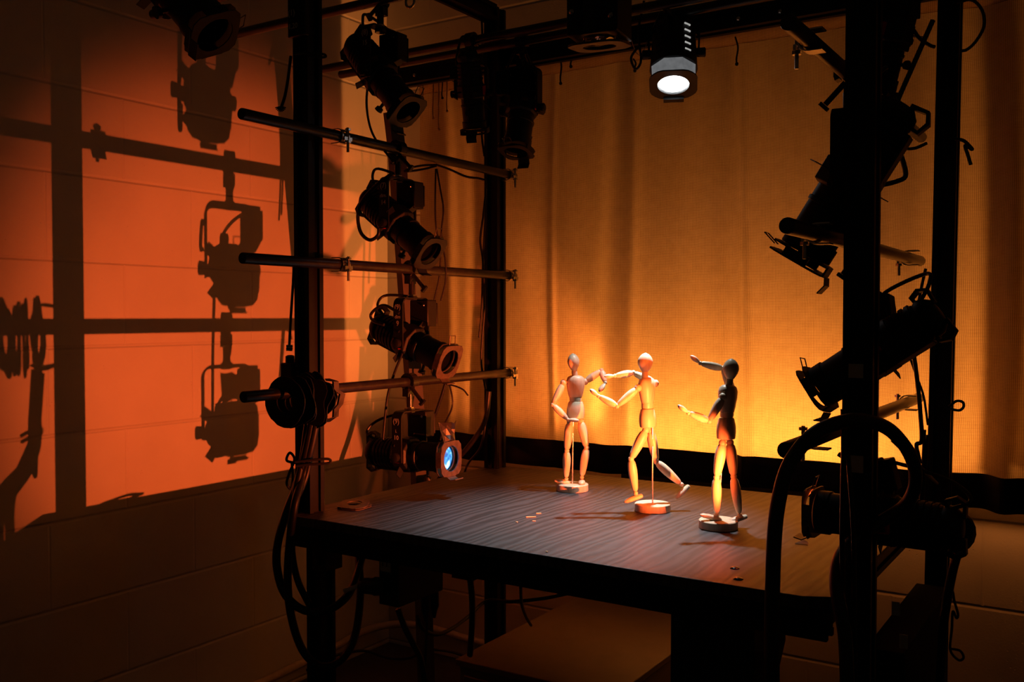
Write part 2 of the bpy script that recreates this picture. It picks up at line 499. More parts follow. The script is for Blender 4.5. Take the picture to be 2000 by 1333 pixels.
# leaning strut that rises behind the left pipes
st = obj('leaning_strut', MB().strap([(-1.53, 1.965, TT - .66 + .0), (-1.53, 1.93, TT + .05), (-1.53, 1.845, CAMH + .42), (-1.53, 1.83, CAMH + .50)], (.4, 1, 0), .036, .028), M['beam'],
         label='dark strut leaning against the left wall side of the table frame', cat='strut', smooth=False)

# ------------------------------------------------------------------ table
table = thing('table', (-.9, 1.75, 0), 'black painted plywood table with the three wooden mannequins on it', 'table')
tx0, tx1, ty0, ty1 = -1.425, -.345, 1.362, 2.125
out_ = [(tx0, ty0), (-.385, ty0), (tx1, ty0 + .02), (tx1, ty1), (tx0, ty1)]
tb = MB()
vs = [(x, y, TT - .019) for x, y in out_] + [(x, y, TT) for x, y in out_]
k = len(out_)
tb.add(vs, [tuple(range(k))[::-1], tuple(range(k, 2 * k))] + [(i, (i + 1) % k, k + (i + 1) % k, k + i) for i in range(k)])
obj('tabletop', tb, M['ply'], table, bevel=.0015, smooth=False)
for c, ax, ln in ((((tx0 + tx1) / 2, ty0 + .023, TT - .0405), 0, tx1 - tx0 - .012), (((tx0 + tx1) / 2, ty1 - .023, TT - .0405), 0, tx1 - tx0 - .012),
                  ((tx0 + .024, (ty0 + ty1) / 2, TT - .0405), 1, ty1 - ty0 - .09), ((tx1 - .04, (ty0 + ty1) / 2, TT - .0405), 1, ty1 - ty0 - .09)):
    obj('apron', channel(c, ax, ln), M['post'], table, smooth=False)
lg = obj('leg', channel((-1.385, 1.425, (TT - .061) / 2), 2, TT - .061), M['post'], table, smooth=False)
bk = obj('angle_bracket', MB().box((-1.352, 1.41, TT - .086), (.035, .05, .05)), M['fix'], lg, bevel=.002)
obj('bolt', MB().lathe((-1.352, 1.385, TT - .09), -Y_, [(0, .008), (.006, .008), (.007, .005)], 6), M['fixgloss'], lg)

# ------------------------------------------------------------------ pipes
def pipe(p0, p1, label, clamps=(), r=.0108, group=None):
    p0 = Vector(p0); p1 = Vector(p1); d = (p1 - p0).normalized()
    t = thing('pipe', (p0 + p1) / 2, label, 'pipe', group)
    mb = MB().lathe(p0, d, [(0, r * .78), (0, r * .95), (.002, r), ((p1 - p0).length - .002, r), ((p1 - p0).length, r * .95), ((p1 - p0).length, r * .78)], 20)
    obj('tube', mb, M['pipe'], t)
    for cl, side in clamps:
        pipe_clamp(p0 + d * cl, d, t, side)
    return t
def pipe_clamp(c, d, parent, side=1):
    """bent strap over a pipe with a bolt and wing nut standing below"""
    n = Vector(side); mb = MB()
    u = Z_
    pts = []
    for i in range(11):
        th = PI * (i / 10 - .5)
        pts.append(c + n * (math.cos(th) * .014) + u * (math.sin(th) * .014))
    pts = [pts[0] - n * .018] + pts + [pts[-1] - n * .018]
    mb.strap(pts, d, .022, .002)
    o = obj('pipe_clamp', mb, M['steel'], parent, label='bright steel strap clamp')
    b1 = MB()
    q = c + n * .0185
    b1.cyl(q + u * .016, q - u * .034, .0028, 8)
    b1.lathe(q + u * .014, -u, [(0, .006), (.004, .006)], 6)
    b1.lathe(q - u * .010, -u, [(0, .0065), (.005, .0065)], 6)
    b1.box(q - u * .007, (.022, .004, .007), (d, n, u))
    obj('bolt', b1, M['steel'], o)
PL = -1.3585
for z_, lab in ((.368, 'topmost of the three black pipes clamped across the left posts'),
                (.106, 'middle of the three black pipes clamped across the left posts'),
                (-.148, 'lowest of the three black pipes clamped across the left posts')):
    pipe(rel(PL, 1.20, z_), rel(PL, 2.118, z_), lab, [(.262, X_), (.895, X_)] if z_ > -.1 else [(.895, X_)])
PR = -.362
for z_, lab in ((.368, 'topmost black pipe running back between the two right posts'),
                (.114, 'middle black pipe on the right posts, its round end in front of the cloth'),
                (-.170, 'lowest black pipe on the right posts, level with the big cable arch')):
    pipe(rel(PR, 1.20, z_), rel(PR, 2.118, z_), lab, [(.145, -X_), (.80, -X_)] if z_ < .3 else [(.10, -X_)])
for y_, lab, x0 in ((1.37, 'frontmost overhead black pipe, its end cut off by the upper left spotlight', -1.835),
                (1.57, 'overhead black pipe carrying the spotlight right of the near left post', -1.82),
                (1.92, 'overhead black pipe ending highest against the lit wall strip', -1.85),
                (1.99, 'overhead black pipe ending just below and right of another overhead pipe end', -1.85)):
    pipe(rel(x0, y_, .672), rel(.10, y_, .672), lab)

# ------------------------------------------------------------------ spotlights
def hook_clamp(c, d, U, parent, sc=1.0, flip=1):
    """hook clamp around a pipe at c (pipe direction d), hanging along -U"""
    s = d.cross(U).normalized() * flip
    pts = []
    for i in range(13):
        th = math.radians(-50 + i * 260 / 12)
        pts.append(c + s * (math.cos(th) * .0165) + U * (math.sin(th) * .0165))
    mb = MB(); mb.strap(pts[::-1], d, .020, .007)
    mb.box(c - U * .024 + s * .004, (.016, .022, .018), (s, d, U))
    mb.cyl(c - U * .028, c - U * .066, .0075, 12)
    mb.cyl(c - U * .060, c - U * .069, .012, 6)
    o = obj('hook_clamp', mb, M['fixgloss'], parent)
    b1 = MB()
    q = c - s * .014 - U * .018
    b1.cyl(q + s * .010 + U * .006, q - s * .020 - U * .024, .0045, 8)
    b1.box(q - s * .022 - U * .027, (.006, .008, .016), ((s + U).normalized(), d, (s - U).normalized()))
    obj('clamp_bolt', b1, M['fix'], o)
    return o
FIX = []
def spotlight(pivot, f, hang, pdir, label, sc=1.0, marks=(), lens='lens_dark', flip=1, boxside=1, lens_t=0, foil=False, pale_rim=False, cut=None):
    pivot = Vector(pivot); f = Vector(f).normalized(); hang = Vector(hang); pdir = Vector(pdir)
    U = (hang - pivot); ln = U.length; U = U.normalized()
    s = f.cross(U).normalized(); w = U.cross(s).normalized(); u = s.cross(f).normalized()
    t = thing('spotlight', pivot, label, 'stage light')
    k = sc
    # rear cap with two ears
    b = MB(); b.lathe(pivot, f, [(-.116 * k, .012 * k), (-.114 * k, .022 * k), (-.104 * k, .031 * k), (-.094 * k, .033 * k), (-.088 * k, .030 * k)], 20, ref=u)
    cap = obj('rear_cap', b, M['fix'], t)
    for sg in (1, -1):
        b = MB()
        o_ = pivot - f * (.106 * k)
        pts = [o_ + u * sg * .024 * k + f * .012 * k, o_ + u * sg * .040 * k + f * .014 * k, o_ + u * sg * .045 * k, o_ + u * sg * .038 * k - f * .012 * k, o_ + u * sg * .016 * k - f * .011 * k]
        b.strap(pts, s, .016 * k, .005 * k)
        obj('handle', b, M['fix'], cap)
    # lamp housing with cooling fins
    prof = [(-.090, .027), (-.086, .031)]
    for i in range(5):
        a = -.082 + i * .010
        prof += [(a, .0315 + .0008 * i), (a, .0345 + .0006 * i), (a + .006, .0345 + .0006 * i), (a + .006, .0315 + .0008 * i)]
    prof += [(-.026, .036), (-.022, .038)]
    obj('lamp_housing', MB().lathe(pivot, f, [(a * k, r * k) for a, r in prof], 20, ref=u), M['fix'], t)
    # shutter section, eight sided
    g = MB(); g.lathe(pivot, f, [(-.024 * k, .034 * k), (-.022 * k, .041 * k), (.010 * k, .041 * k), (.013 * k, .035 * k)], 8, ref=(u + s * .414).normalized())
    g.box(pivot - u * .034 * k - f * .03 * k, (.11 * k, .030 * k, .006 * k), (f, s, u))
    gate = obj('shutter_section', g, M['fix'], t, bevel=.0015, smooth=False)
    for (a, c_) in ((.6, 1), (2.2, 1), (3.9, 1), (5.4, 1)):
        dd = (s * math.cos(a) + u * math.sin(a))
        e = dd.cross(f)
        m_ = MB(); m_.box(pivot + dd * .047 * k - f * .006 * k, (.020 * k, .018 * k, .0015), (dd, e, f))
        obj('shutter_blade', m_, M['fix'], gate)
    ms = -1 if s.dot(CAM - pivot) < 0 else 1
    m_ = MB(); m_.box(pivot - f * .008 * k + s * ms * .040 * k + u * -.004 * k, (.024 * k, .012 * k, .018 * k), (f, s, u))
    obj('red_catch', m_, M['red'], gate, bevel=.001, label='red plastic catch')
    # barrel: double walled tube, open to the front
    o_r, i_r = .0320 * k, .0290 * k
    prof = [(.010 * k, .028 * k), (.012 * k, o_r), (.030 * k, o_r), (.031 * k, o_r * 1.06), (.036 * k, o_r * 1.06), (.037 * k, o_r),
            (.078 * k, o_r), (.079 * k, o_r * 1.08), (.098 * k, o_r * 1.08), (.098 * k, i_r * 1.05), (.080 * k, i_r), (.056 * k, i_r), (.056 * k, .004 * k), (.030 * k, .004 * k)]
    bar = obj('barrel', MB().lathe(pivot, f, prof, 28, ref=u), M['fix'], t)
    kb = MB(); kb.cyl(pivot + f * .05 * k - u * .030 * k, pivot + f * .05 * k - u * .046 * k, .0035 * k, 8)
    kb.lathe(pivot + f * .05 * k - u * .046 * k, -u, [(0, .008 * k), (.007 * k, .009 * k)], 10)
    obj('focus_knob', kb, M['fix'], bar)
    # colour frame holder
    hole = []; outl = []
    for i in range(24):
        th = 2 * PI * (i + .5) / 24
        hole.append((math.cos(th) * .0285 * k, math.sin(th) * .0285 * k))
        r = min(.0385 / max(abs(math.cos(th)), abs(math.sin(th))), .0425 + (.004 if i % 6 in (2, 3) else 0)) * k
        outl.append((math.cos(th) * r, math.sin(th) * r))
    hb = MB()
    hb.plate(pivot + f * .101 * k, s, u, outl, hole, .0025)
    hb.plate(pivot + f * .113 * k, s, u, outl, hole, .0025)
    for sg in (1, -1):
        hb.box(pivot + f * .107 * k + s * sg * .038 * k, (.014 * k, .003, .034 * k), (f, s, u))
    hb.box(pivot + f * .107 * k - u * .038 * k, (.014 * k, .034 * k, .003), (f, s, u))
    hb.strap([pivot + f * .113 * k - u * .041 * k, pivot + f * .122 * k - u * .046 * k, pivot + f * .135 * k - u * .043 * k], s, .03 * k, .002)
    if cut is not None:
        cb_ = MB(); cb_.box(pivot + f * .107 * k - u * (cut + .0165) * k, (.0012, .062 * k, .033 * k), (f, s, u))  # blade added in the holder slot to block the beam's lower part
        obj('shutter_blade', cb_, M['fix'], gate)
    hold = obj('colour_frame_holder', hb, M['frame'] if pale_rim else M['fix'], t, smooth=False)
    la = MB(); c0 = pivot + f * .107 * k + u * .038 * k
    la.tube([c0 - s * .010 * k, c0 - s * .010 * k + u * .019 * k - f * .006 * k, c0 + s * .010 * k + u * .019 * k - f * .006 * k, c0 + s * .010 * k], .0011, 6, 0)
    obj('wire_latch', la, M['frame'], hold)
    if foil:
        fb = MB(); rr = random.Random(4)
        base = pivot + f * .112 * k + u * .038 * k
        n_ = 7; vs = []; fs = []
        for i in range(n_):
            for j in range(4):
                vs.append(base + s * (i / (n_ - 1) - .5) * .055 + u * (j * .013 + rr.uniform(-.003, .004)) + f * (rr.uniform(-.008, .008) - j * .003))
        for i in range(n_ - 1):
            for j in range(3):
                a = i * 4 + j; fs.append((a, a + 4, a + 5, a + 1))
        fb.add(vs, fs)
        fo = obj('foil_hood', fb, M['foil'], hold, smooth=False, label='crumpled foil hood')
        md = fo.modifiers.new('solid', 'SOLIDIFY'); md.thickness = .001
    # lens
    lb = MB(); lb.lathe(pivot + f * lens_t, f, [(.057 * k, .0285 * k), (.060 * k, .0285 * k), (.0625 * k, .024 * k), (.064 * k, .014 * k), (.0645 * k, .003 * k)], 24)
    obj('lens', lb, M[lens], bar, label='lit lens' if lens != 'lens_dark' else None)
    # yoke
    hy = min(ln - .060, .100 * k); wy = .047 * k
    y_ = MB()
    pts = [pivot - U * .012 + s * wy]
    for i in range(7):
        th = PI / 2 * i / 6; rc = .016 * k
        pts.append(pivot + U * (hy - rc + rc * math.sin(th)) + s * (wy - rc + rc * math.cos(th)))
    pts += [p - 2 * s * (p - pivot).dot(s) for p in pts[::-1]]
    y_.strap(pts, w, .026 * k, .0035)
    yk = obj('yoke', y_, M['fix'], t)
    for sg in (1, -1):
        kn = MB(); kn.lathe(pivot + s * sg * (wy + .001), s * sg, [(0, .010 * k), (.012 * k, .011 * k), (.014 * k, .008 * k)], 10)
        kn.cyl(pivot + s * sg * .034 * k, pivot + s * sg * (wy + .003), .004, 8)
        obj('tilt_knob', kn, M['fix'], yk)
    ms = -1 if s.dot(CAM - pivot) < 0 else 1
    zt = hy * .80
    for tx_, sz in marks:
        text(tx_, pivot + U * zt + s * ms * (wy + .0022), w * (1 if (w.cross(U)).dot(s * ms) > 0 else -1), U, sz, yk, M['white'])
        zt -= sz * 1.35
    # power box behind the far arm
    bh = max(.03, hy - .040 * k)
    bc = pivot - s * ms * .042 * k + U * (.037 * k + bh / 2)
    bx = MB(); bx.box(bc, (.034 * k, .052 * k, bh), (s, w, U))
    bx.box(bc - s * ms * .0195 * k + w * .02 * k, (.005, .012, bh * .8), (s, w, U))
    pb = obj('power_box', bx, M['fix'], t, bevel=.004)
    sn = MB(); sn.lathe(bc + U * bh * .3 + s * ms * .018 * k + w * .015, s * ms, [(0, .003), (.002, .002)], 8)
    obj('screw', sn, M['steel'], pb)
    # power lead from the rear of the lamp
    c0 = bc + U * bh * .2 - w * .0; c1 = pivot - f * .095 * k + u * .026 * k
    cb = MB(); cb.tube([c0, c0 + U * .015 - f * .02, (c0 + c1) / 2 - f * .055 * k + U * .02, c1 - f * .03 + u * .018, c1], .0032, 8, 6)
    obj('power_lead', cb, M['rubber'], t)
    # clamp
    cl = hook_clamp(hang, pdir, U, t, k, flip)
    hx = MB(); hx.lathe(pivot + U * (hy + .001), U, [(0, .009), (.007, .009)], 6)
    obj('yoke_nut', hx, M['steel'], yk)
    if ln - .066 > hy + .002:
        hx = MB(); hx.cyl(pivot + U * hy, hang - U * .062, .007, 12)
        obj('stem', hx, M['fixgloss'], cl)
    return t

spotlight(rel(PL, 1.643, .203), (.80, 0, -.60), rel(PL, 1.643, .368), Y_, 'black spotlight marked 14 hanging from the topmost left pipe, aimed down right', marks=(('(7)', .016), ('dim.', .011), ('14', .014)), flip=-1)
spotlight(rel(PL, 1.690, -.060), (.93, 0, -.36), rel(PL, 1.690, .106), Y_, 'black spotlight with red catch hanging from the middle left pipe', marks=(('(9)', .016), ('dim', .011), ('9', .016)), flip=-1, pale_rim=True)
spotlight(rel(PL, 1.682, -.313), (1, .03, 0), rel(PL, 1.682, -.148), Y_, 'black spotlight with glowing blue lens hanging from the lowest left pipe', marks=(('(9)', .016), ('i.', .011), ('10', .014)), lens='lens_blue', lens_t=.036, flip=-1, foil=True, pale_rim=True)
spotlight(rel(-1.345, 1.57, .512), (.66, 0, -.75), rel(-1.345, 1.57, .672), X_, 'black spotlight hanging overhead beside the lit wall strip', marks=(('(8)', .016), ('15', .014)), flip=-1)
spotlight(rel(-1.615, 1.245, .668), (.66, .16, -.74), rel(-1.655, 1.33, .79), X_, 'large black spotlight at the top left corner over the wall glow', sc=1.4)
spotlight(rel(-1.253, 1.99, .505), (.02, -.28, -.96), rel(-1.253, 1.99, .672), X_, 'black spotlight pointing straight down beside the far left post')
spotlight(rel(-1.355, 1.92, .545), (-.10, .30, -.93), rel(-1.355, 1.92, .672), X_, 'black spotlight crammed in front of the top of the far left post', sc=.85)
spotlight(rel(-.362, 1.505, .200), (-.52, -.04, -.85), rel(PR, 1.505, .368), Y_, 'black spotlight behind the near right post, aimed down left past the middle pipe', sc=1.2, flip=1)
spotlight(rel(-.335, 1.574, -.058), (-.82, 0, -.57), rel(PR, 1.60, .114), Y_, 'black spotlight between the right posts, its lens end just above the cable arch', marks=(('(5)', .018), ('11', .020)), lens='lens_dark')
spotlight(rel(-.315, 1.55, -.315), (-1, .04, 0), rel(PR + .01, 1.55, -.170), Y_, 'black spotlight low at the right table edge throwing the orange beam', marks=(('(10)', .018), ('d.12', .020)), lens='lens_orange', pale_rim=True, cut=.0065)
spotlight(rel(-.385, 1.92, .53), (-.25, .1, -.96), rel(-.385, 1.92, .672), X_, 'black spotlight hanging overhead between the two right posts')

# white lit lamp: round housing with vents and an eight sided front plate
def lit_lamp():
    lens_c = rel(-.845, 1.965, .5135)
    f = Vector((.14, -.34, -.93)).normalized()
    s = f.cross(Z_).normalized(); u = s.cross(f).normalized()
    t = thing('lit_lamp', lens_c, 'round black vented lamp glowing white above the mannequins', 'stage light')
    c = lens_c
    prof = [(-.158, .020), (-.154, .038), (-.140, .047), (-.060, .0505), (-.032, .0525), (-.030, .036), (-.040, .036)]
    h = obj('housing', MB().lathe(c, f, prof, 28, ref=u), M['fix'], t)
    VS = 1 if s.dot(Rv) > 0 else -1
    for sd in (-1, 1):
        for i in range(5):
            th = math.radians(38) * sd
            d_ = u * math.cos(th) + s * math.sin(th)
            q = c + f * (-.055 - i * .017) + d_ * (.0502 - i * .0006)
            obj('vent_slot', MB().box(q, (.015, .003, .0035), (d_.cross(f).normalized(), d_, f)), M['vent' if sd == VS else 'fixgloss'], h, label='vent slot edge with painted light leak' if sd == VS else None)
    ring = MB().lathe(c, f, [(-.034, .046), (-.030, .0515), (.004, .0475), (.004, .037), (-.034, .037)], 8, ref=(u + s * .414).normalized())
    obj('reflector_ring', ring, M['ring'], t, label='steel ring with painted glow behind the front plate')
    outl = []; hole = []
    for i in range(32):
        th = 2 * PI * i / 32
        r = min(.052 / max(abs(math.cos(th)), abs(math.sin(th))), .0585)
        outl.append((math.cos(th) * r, math.sin(th) * r)); hole.append((math.cos(th) * .0345, math.sin(th) * .0345))
    fp = MB().plate(c + f * .006, s, u, outl, hole, .003)
    fp.box(c + f * .006 - u * .052, (.045, .012, .014), (s, u, f))
    obj('front_plate', fp, M['fix'], t, smooth=False)
    obj('lens', MB().lathe(c, f, [(-.004, .036), (.0, .035), (.006, .028), (.010, .015), (.011, .002)], 28), M['lens_white'], t, label='glowing white lens')
    yk = MB()
    pv = c - f * .075
    hang = rel(lens_c.x - .005, 1.92, .672)
    pts = [pv - s * .054, pv - s * .056 + Z_ * .045, pv - s * .030 + Z_ * .075, pv + s * .030 + Z_ * .075, pv + s * .056 + Z_ * .045, pv + s * .054]
    yk.strap(pts, u.cross(s), .022, .004)
    y2 = obj('yoke', yk, M['fix'], t)
    for sg in (1, -1):
        obj('tilt_knob', MB().lathe(pv + s * sg * .048, s * sg, [(0, .010), (.020, .011), (.022, .008)], 12), M['fix'], y2)
    st = MB(); st.cyl(pv + Z_ * .072, hang - Z_ * .0, .007, 10)
    obj('stem', st, M['fix'], t)
    cb = MB(); q = pv + s * .066
    cb.tube([q + Z_ * .12, q + Z_ * .05 + s * .012, q - Z_ * .01 + s * .006, q - Z_ * .03 + s * .018, q - Z_ * .005 + s * .028, q + Z_ * .02 + s * .012], .0028, 8)
    obj('power_lead', cb, M['rubber'], t)
    sw = MB(); sw.tube([q + Z_ * .13 - s * .05, q + Z_ * .06 - s * .02, q + Z_ * .0 + s * .01, q + Z_ * .07 + s * .035, q + Z_ * .15 + s * .03], .0009, 6)
    obj('safety_wire', sw, M['steel'], t, label='thin steel safety wire')
lit_lamp()

for px_, py_, y_, lab in ((801, 4, 1.57, 'bright steel eye ring on the overhead pipe right of the leftmost hanging spotlight'), (1140, 22, 1.57, 'bright steel eye ring left of the box shaped lamp')):
    c = onY(px_, py_, y_ - .022)
    mb = MB(); mb.tube([c + Vector((math.cos(a) * .011, 0, math.sin(a) * .011)) for a in [i * PI / 8 for i in range(17)]], .0028, 8, 0)
    mb.tube([c + Z_ * .010, c + Z_ * .022 + Y_ * .012], .004, 8, 0)
    obj('eye_ring', mb, M['steel'], label=lab, cat='ring')
# tall box shaped lamp
def box_lamp():
    bot = rel(-.80, 1.53, .475)
    t = thing('box_lamp', bot, 'tall black box shaped lamp hanging overhead left of the glowing lamp', 'stage light')
    a = math.radians(8); ax = (Vector((math.cos(a), math.sin(a), 0)), Vector((-math.sin(a), math.cos(a), 0)), Z_)
    body = obj('housing', MB().box(bot + Z_ * .125, (.094, .085, .21), ax), M['fix'], t, bevel=.003)
    outl = []; hole = []
    for i in range(32):
        th = 2 * PI * i / 32
        r = min(.050 / max(abs(math.cos(th)), abs(math.sin(th))), .058)
        outl.append((math.cos(th) * r, math.sin(th) * r)); hole.append((math.cos(th) * .030, math.sin(th) * .030))
    tilt = (ax[1] * 1.0 + Z_ * .12).normalized()
    obj('front_plate', MB().plate(bot + Z_ * .008, ax[0], tilt, outl, hole, .004), M['frame'], t, smooth=False)
    obj('lens', MB().lathe(bot + Z_ * .020, -Z_, [(0, .031), (.003, .030), (.008, .018), (.010, .003)], 24), M['lens_dark'], t)
    lb = MB().box(bot + Z_ * .125 - ax[1] * .0430 - ax[0] * .006, (.020, .001, .20), ax)
    ls = obj('rating_label', lb, M['dark'], body)
    rr = random.Random(3)
    for i in range(14):
        text(''.join(rr.choice('iltrnem') for _ in range(9)), bot + Z_ * (.030 + i * .0125) - ax[1] * .0436 - ax[0] * .006, ax[0], Z_, .0035, ls, M['tape'], name='small_print') if False else None
    for x_, z_ in ((-.036, .06), (.036, .115), (.036, .045)):
        q = bot + ax[0] * x_ - ax[1] * .0430 + Z_ * z_
        obj('wing_screw', MB().lathe(q, -ax[1], [(0, .005), (.004, .005), (.007, .002)], 8), M['steel'], body, label='bright steel screw')
    obj('yoke', MB().strap([bot + Z_ * .12 - ax[0] * .052, bot + Z_ * .245 - ax[0] * .052, bot + Z_ * .245 + ax[0] * .052, bot + Z_ * .12 + ax[0] * .052], ax[1], .024, .004), M['fix'], t)
box_lamp()

# ------------------------------------------------------------------ backdrop cloth
YC = 2.28
cx0, cx1, cz0, cz1 = -1.80, .50, CAMH - .347, CAMH + .668
folds = [(-1.71, .030, .016), (-1.60, .03, -.012), (-1.33, .010, .004), (-1.15, .035, -.013), (-1.10, .020, .008), (-.96, .05, .006), (-.83, .035, .014), (-.795, .016, -.016),
         (-.60, .05, .005), (-.49, .025, .010), (-.40, .04, -.010), (-.27, .035, .020), (-.215, .022, -.024), (-.05, .05, .015), (.1, .04, -.02), (.3, .05, .02)]
def fold(x, z):
    k = (CAMH + .72 - z)
    y = 0
    for c, w_, a in folds:
        cc = c + .010 * math.sin(z * 3.1 + c * 9) + .012 * (k - .5) * math.sin(c * 40)
        y += a * math.exp(-((x - cc) / w_) ** 2) * (.45 + .75 * min(1, k))
    y += .0025 * math.sin(x * 11 + z * 2.0) + .0012 * math.sin(x * 43 + z * 5 + math.sin(z * 7))
    y += .0016 * math.sin(z * 17 + x * 5) * math.exp(-((z - cz0) / .12) ** 2)
    return y
def cloth_grid(x0, x1, z0, z1, nx, nz, yo=0):
    mb = MB(); vs = []; fs = []
    for j in range(nz + 1):
        z = z0 + (z1 - z0) * j / nz
        for i in range(nx + 1):
            x = x0 + (x1 - x0) * i / nx
            vs.append((x, YC + fold(x, z) + yo, z))
    for j in range(nz):
        for i in range(nx):
            a = j * (nx + 1) + i; fs.append((a, a + 1, a + nx + 2, a + nx + 1))
    return mb.add(vs, fs)
cloth = thing('backdrop_cloth', (-.65, YC, cz0 - .072), 'coarse woven cloth backdrop glowing amber behind the table', 'backdrop')
co = obj('cloth', cloth_grid(cx0, cx1, cz0, cz1, 420, 60), M['cloth'], cloth)
he = obj('black_hem', cloth_grid(cx0, cx1, cz0 - .072, cz0 + .004, 300, 3, -.002), M['hem'], cloth, label='black bottom hem band')
md = he.modifiers.new('solid', 'SOLIDIFY'); md.thickness = .003
ov = MB(); ov.add([(-.285, YC + .035, cz0), (.50, YC + .035, cz0), (.50, YC + .035, cz1), (-.262, YC + .035, cz1)], [(0, 1, 2, 3)])  # unseen panel added behind the cloth to give it a sharp dark edge
obj('added_shade_panel', ov, M['cloth'], cloth, label='added second cloth layer that darkens the backdrop at the right')
hd = obj('header_band', cloth_grid(cx0, cx1, cz1 - .002, cz1 + .062, 300, 2, -.003), M['cloth'], cloth, label='smooth pale header band')
md = hd.modifiers.new('solid', 'SOLIDIFY'); md.thickness = .003
obj('curtain_rail', MB().box((-.65, YC + .01, cz1 + .080), (2.3, .05, .03)), M['beam'], label='dark rail across the back wall from which the cloth hangs', cat='rail', smooth=False)
# tie cords left hanging on the header
for px_, l_, pal in ((826, .085, 1), (846, .115, 1), (857, .15, 1), (873, .10, 1), (864, .06, 0)):
    p = onY(px_, 150, YC - .03); p.z = cz1 + .03
    mb = MB(); mb.tube([p, p + Vector((.003, -.004, -l_ * .4)), p + Vector((-.002, 0, -l_ * .8)), p + Vector((0, 0, -l_))], .0018, 6)
    mb.ball(p + Vector((0, 0, -l_)), .004, 8, 5)
    obj('tie_cord', mb, M['palecord'] if pal else M['cord'], label={826: 'short pale cord, leftmost on the cloth header', 846: 'pale cord second from left on the cloth header', 857: 'longest pale cord on the cloth header', 873: 'pale cord nearest the far left post on the header', 864: 'short dark cord among the pale cords on the header'}[px_], cat='cord', group=None)
for (px_, y0_, y1_, lab) in ((1092, 105, 163, 'black cord hanging from the back beam right of the vertical spotlight'), (1112, 103, 130, 'short black cord on the cloth header, second right of the vertical spotlight'),
                        (1237, 115, 138, 'short black cord between the box lamp and the glowing lamp'), (1436, 72, 125, 'black cord hanging right of the glowing lamp')):
    a = onY(px_, y0_, PYB + .067); c = onY(px_ + 3, y1_, PYB + .067)
    mb = MB(); mb.tube([a, a.lerp(c, .4) + Vector((.005, 0, 0)), a.lerp(c, .8), c], .0022, 6); mb.ball(c, .0045, 8, 5)
    obj('tie_cord', mb, M['cord'], label=lab, cat='cord')

# amber strip lamp behind the cloth
sl = thing('strip_lamp', (-.76, 2.41, CAMH - .47), 'amber strip lamp on the back wall hidden behind the cloth', 'lamp')
obj('housing', MB().box((-.76, 2.42, CAMH - .440), (.84, .06, .045)), M['fix'], sl, bevel=.003)

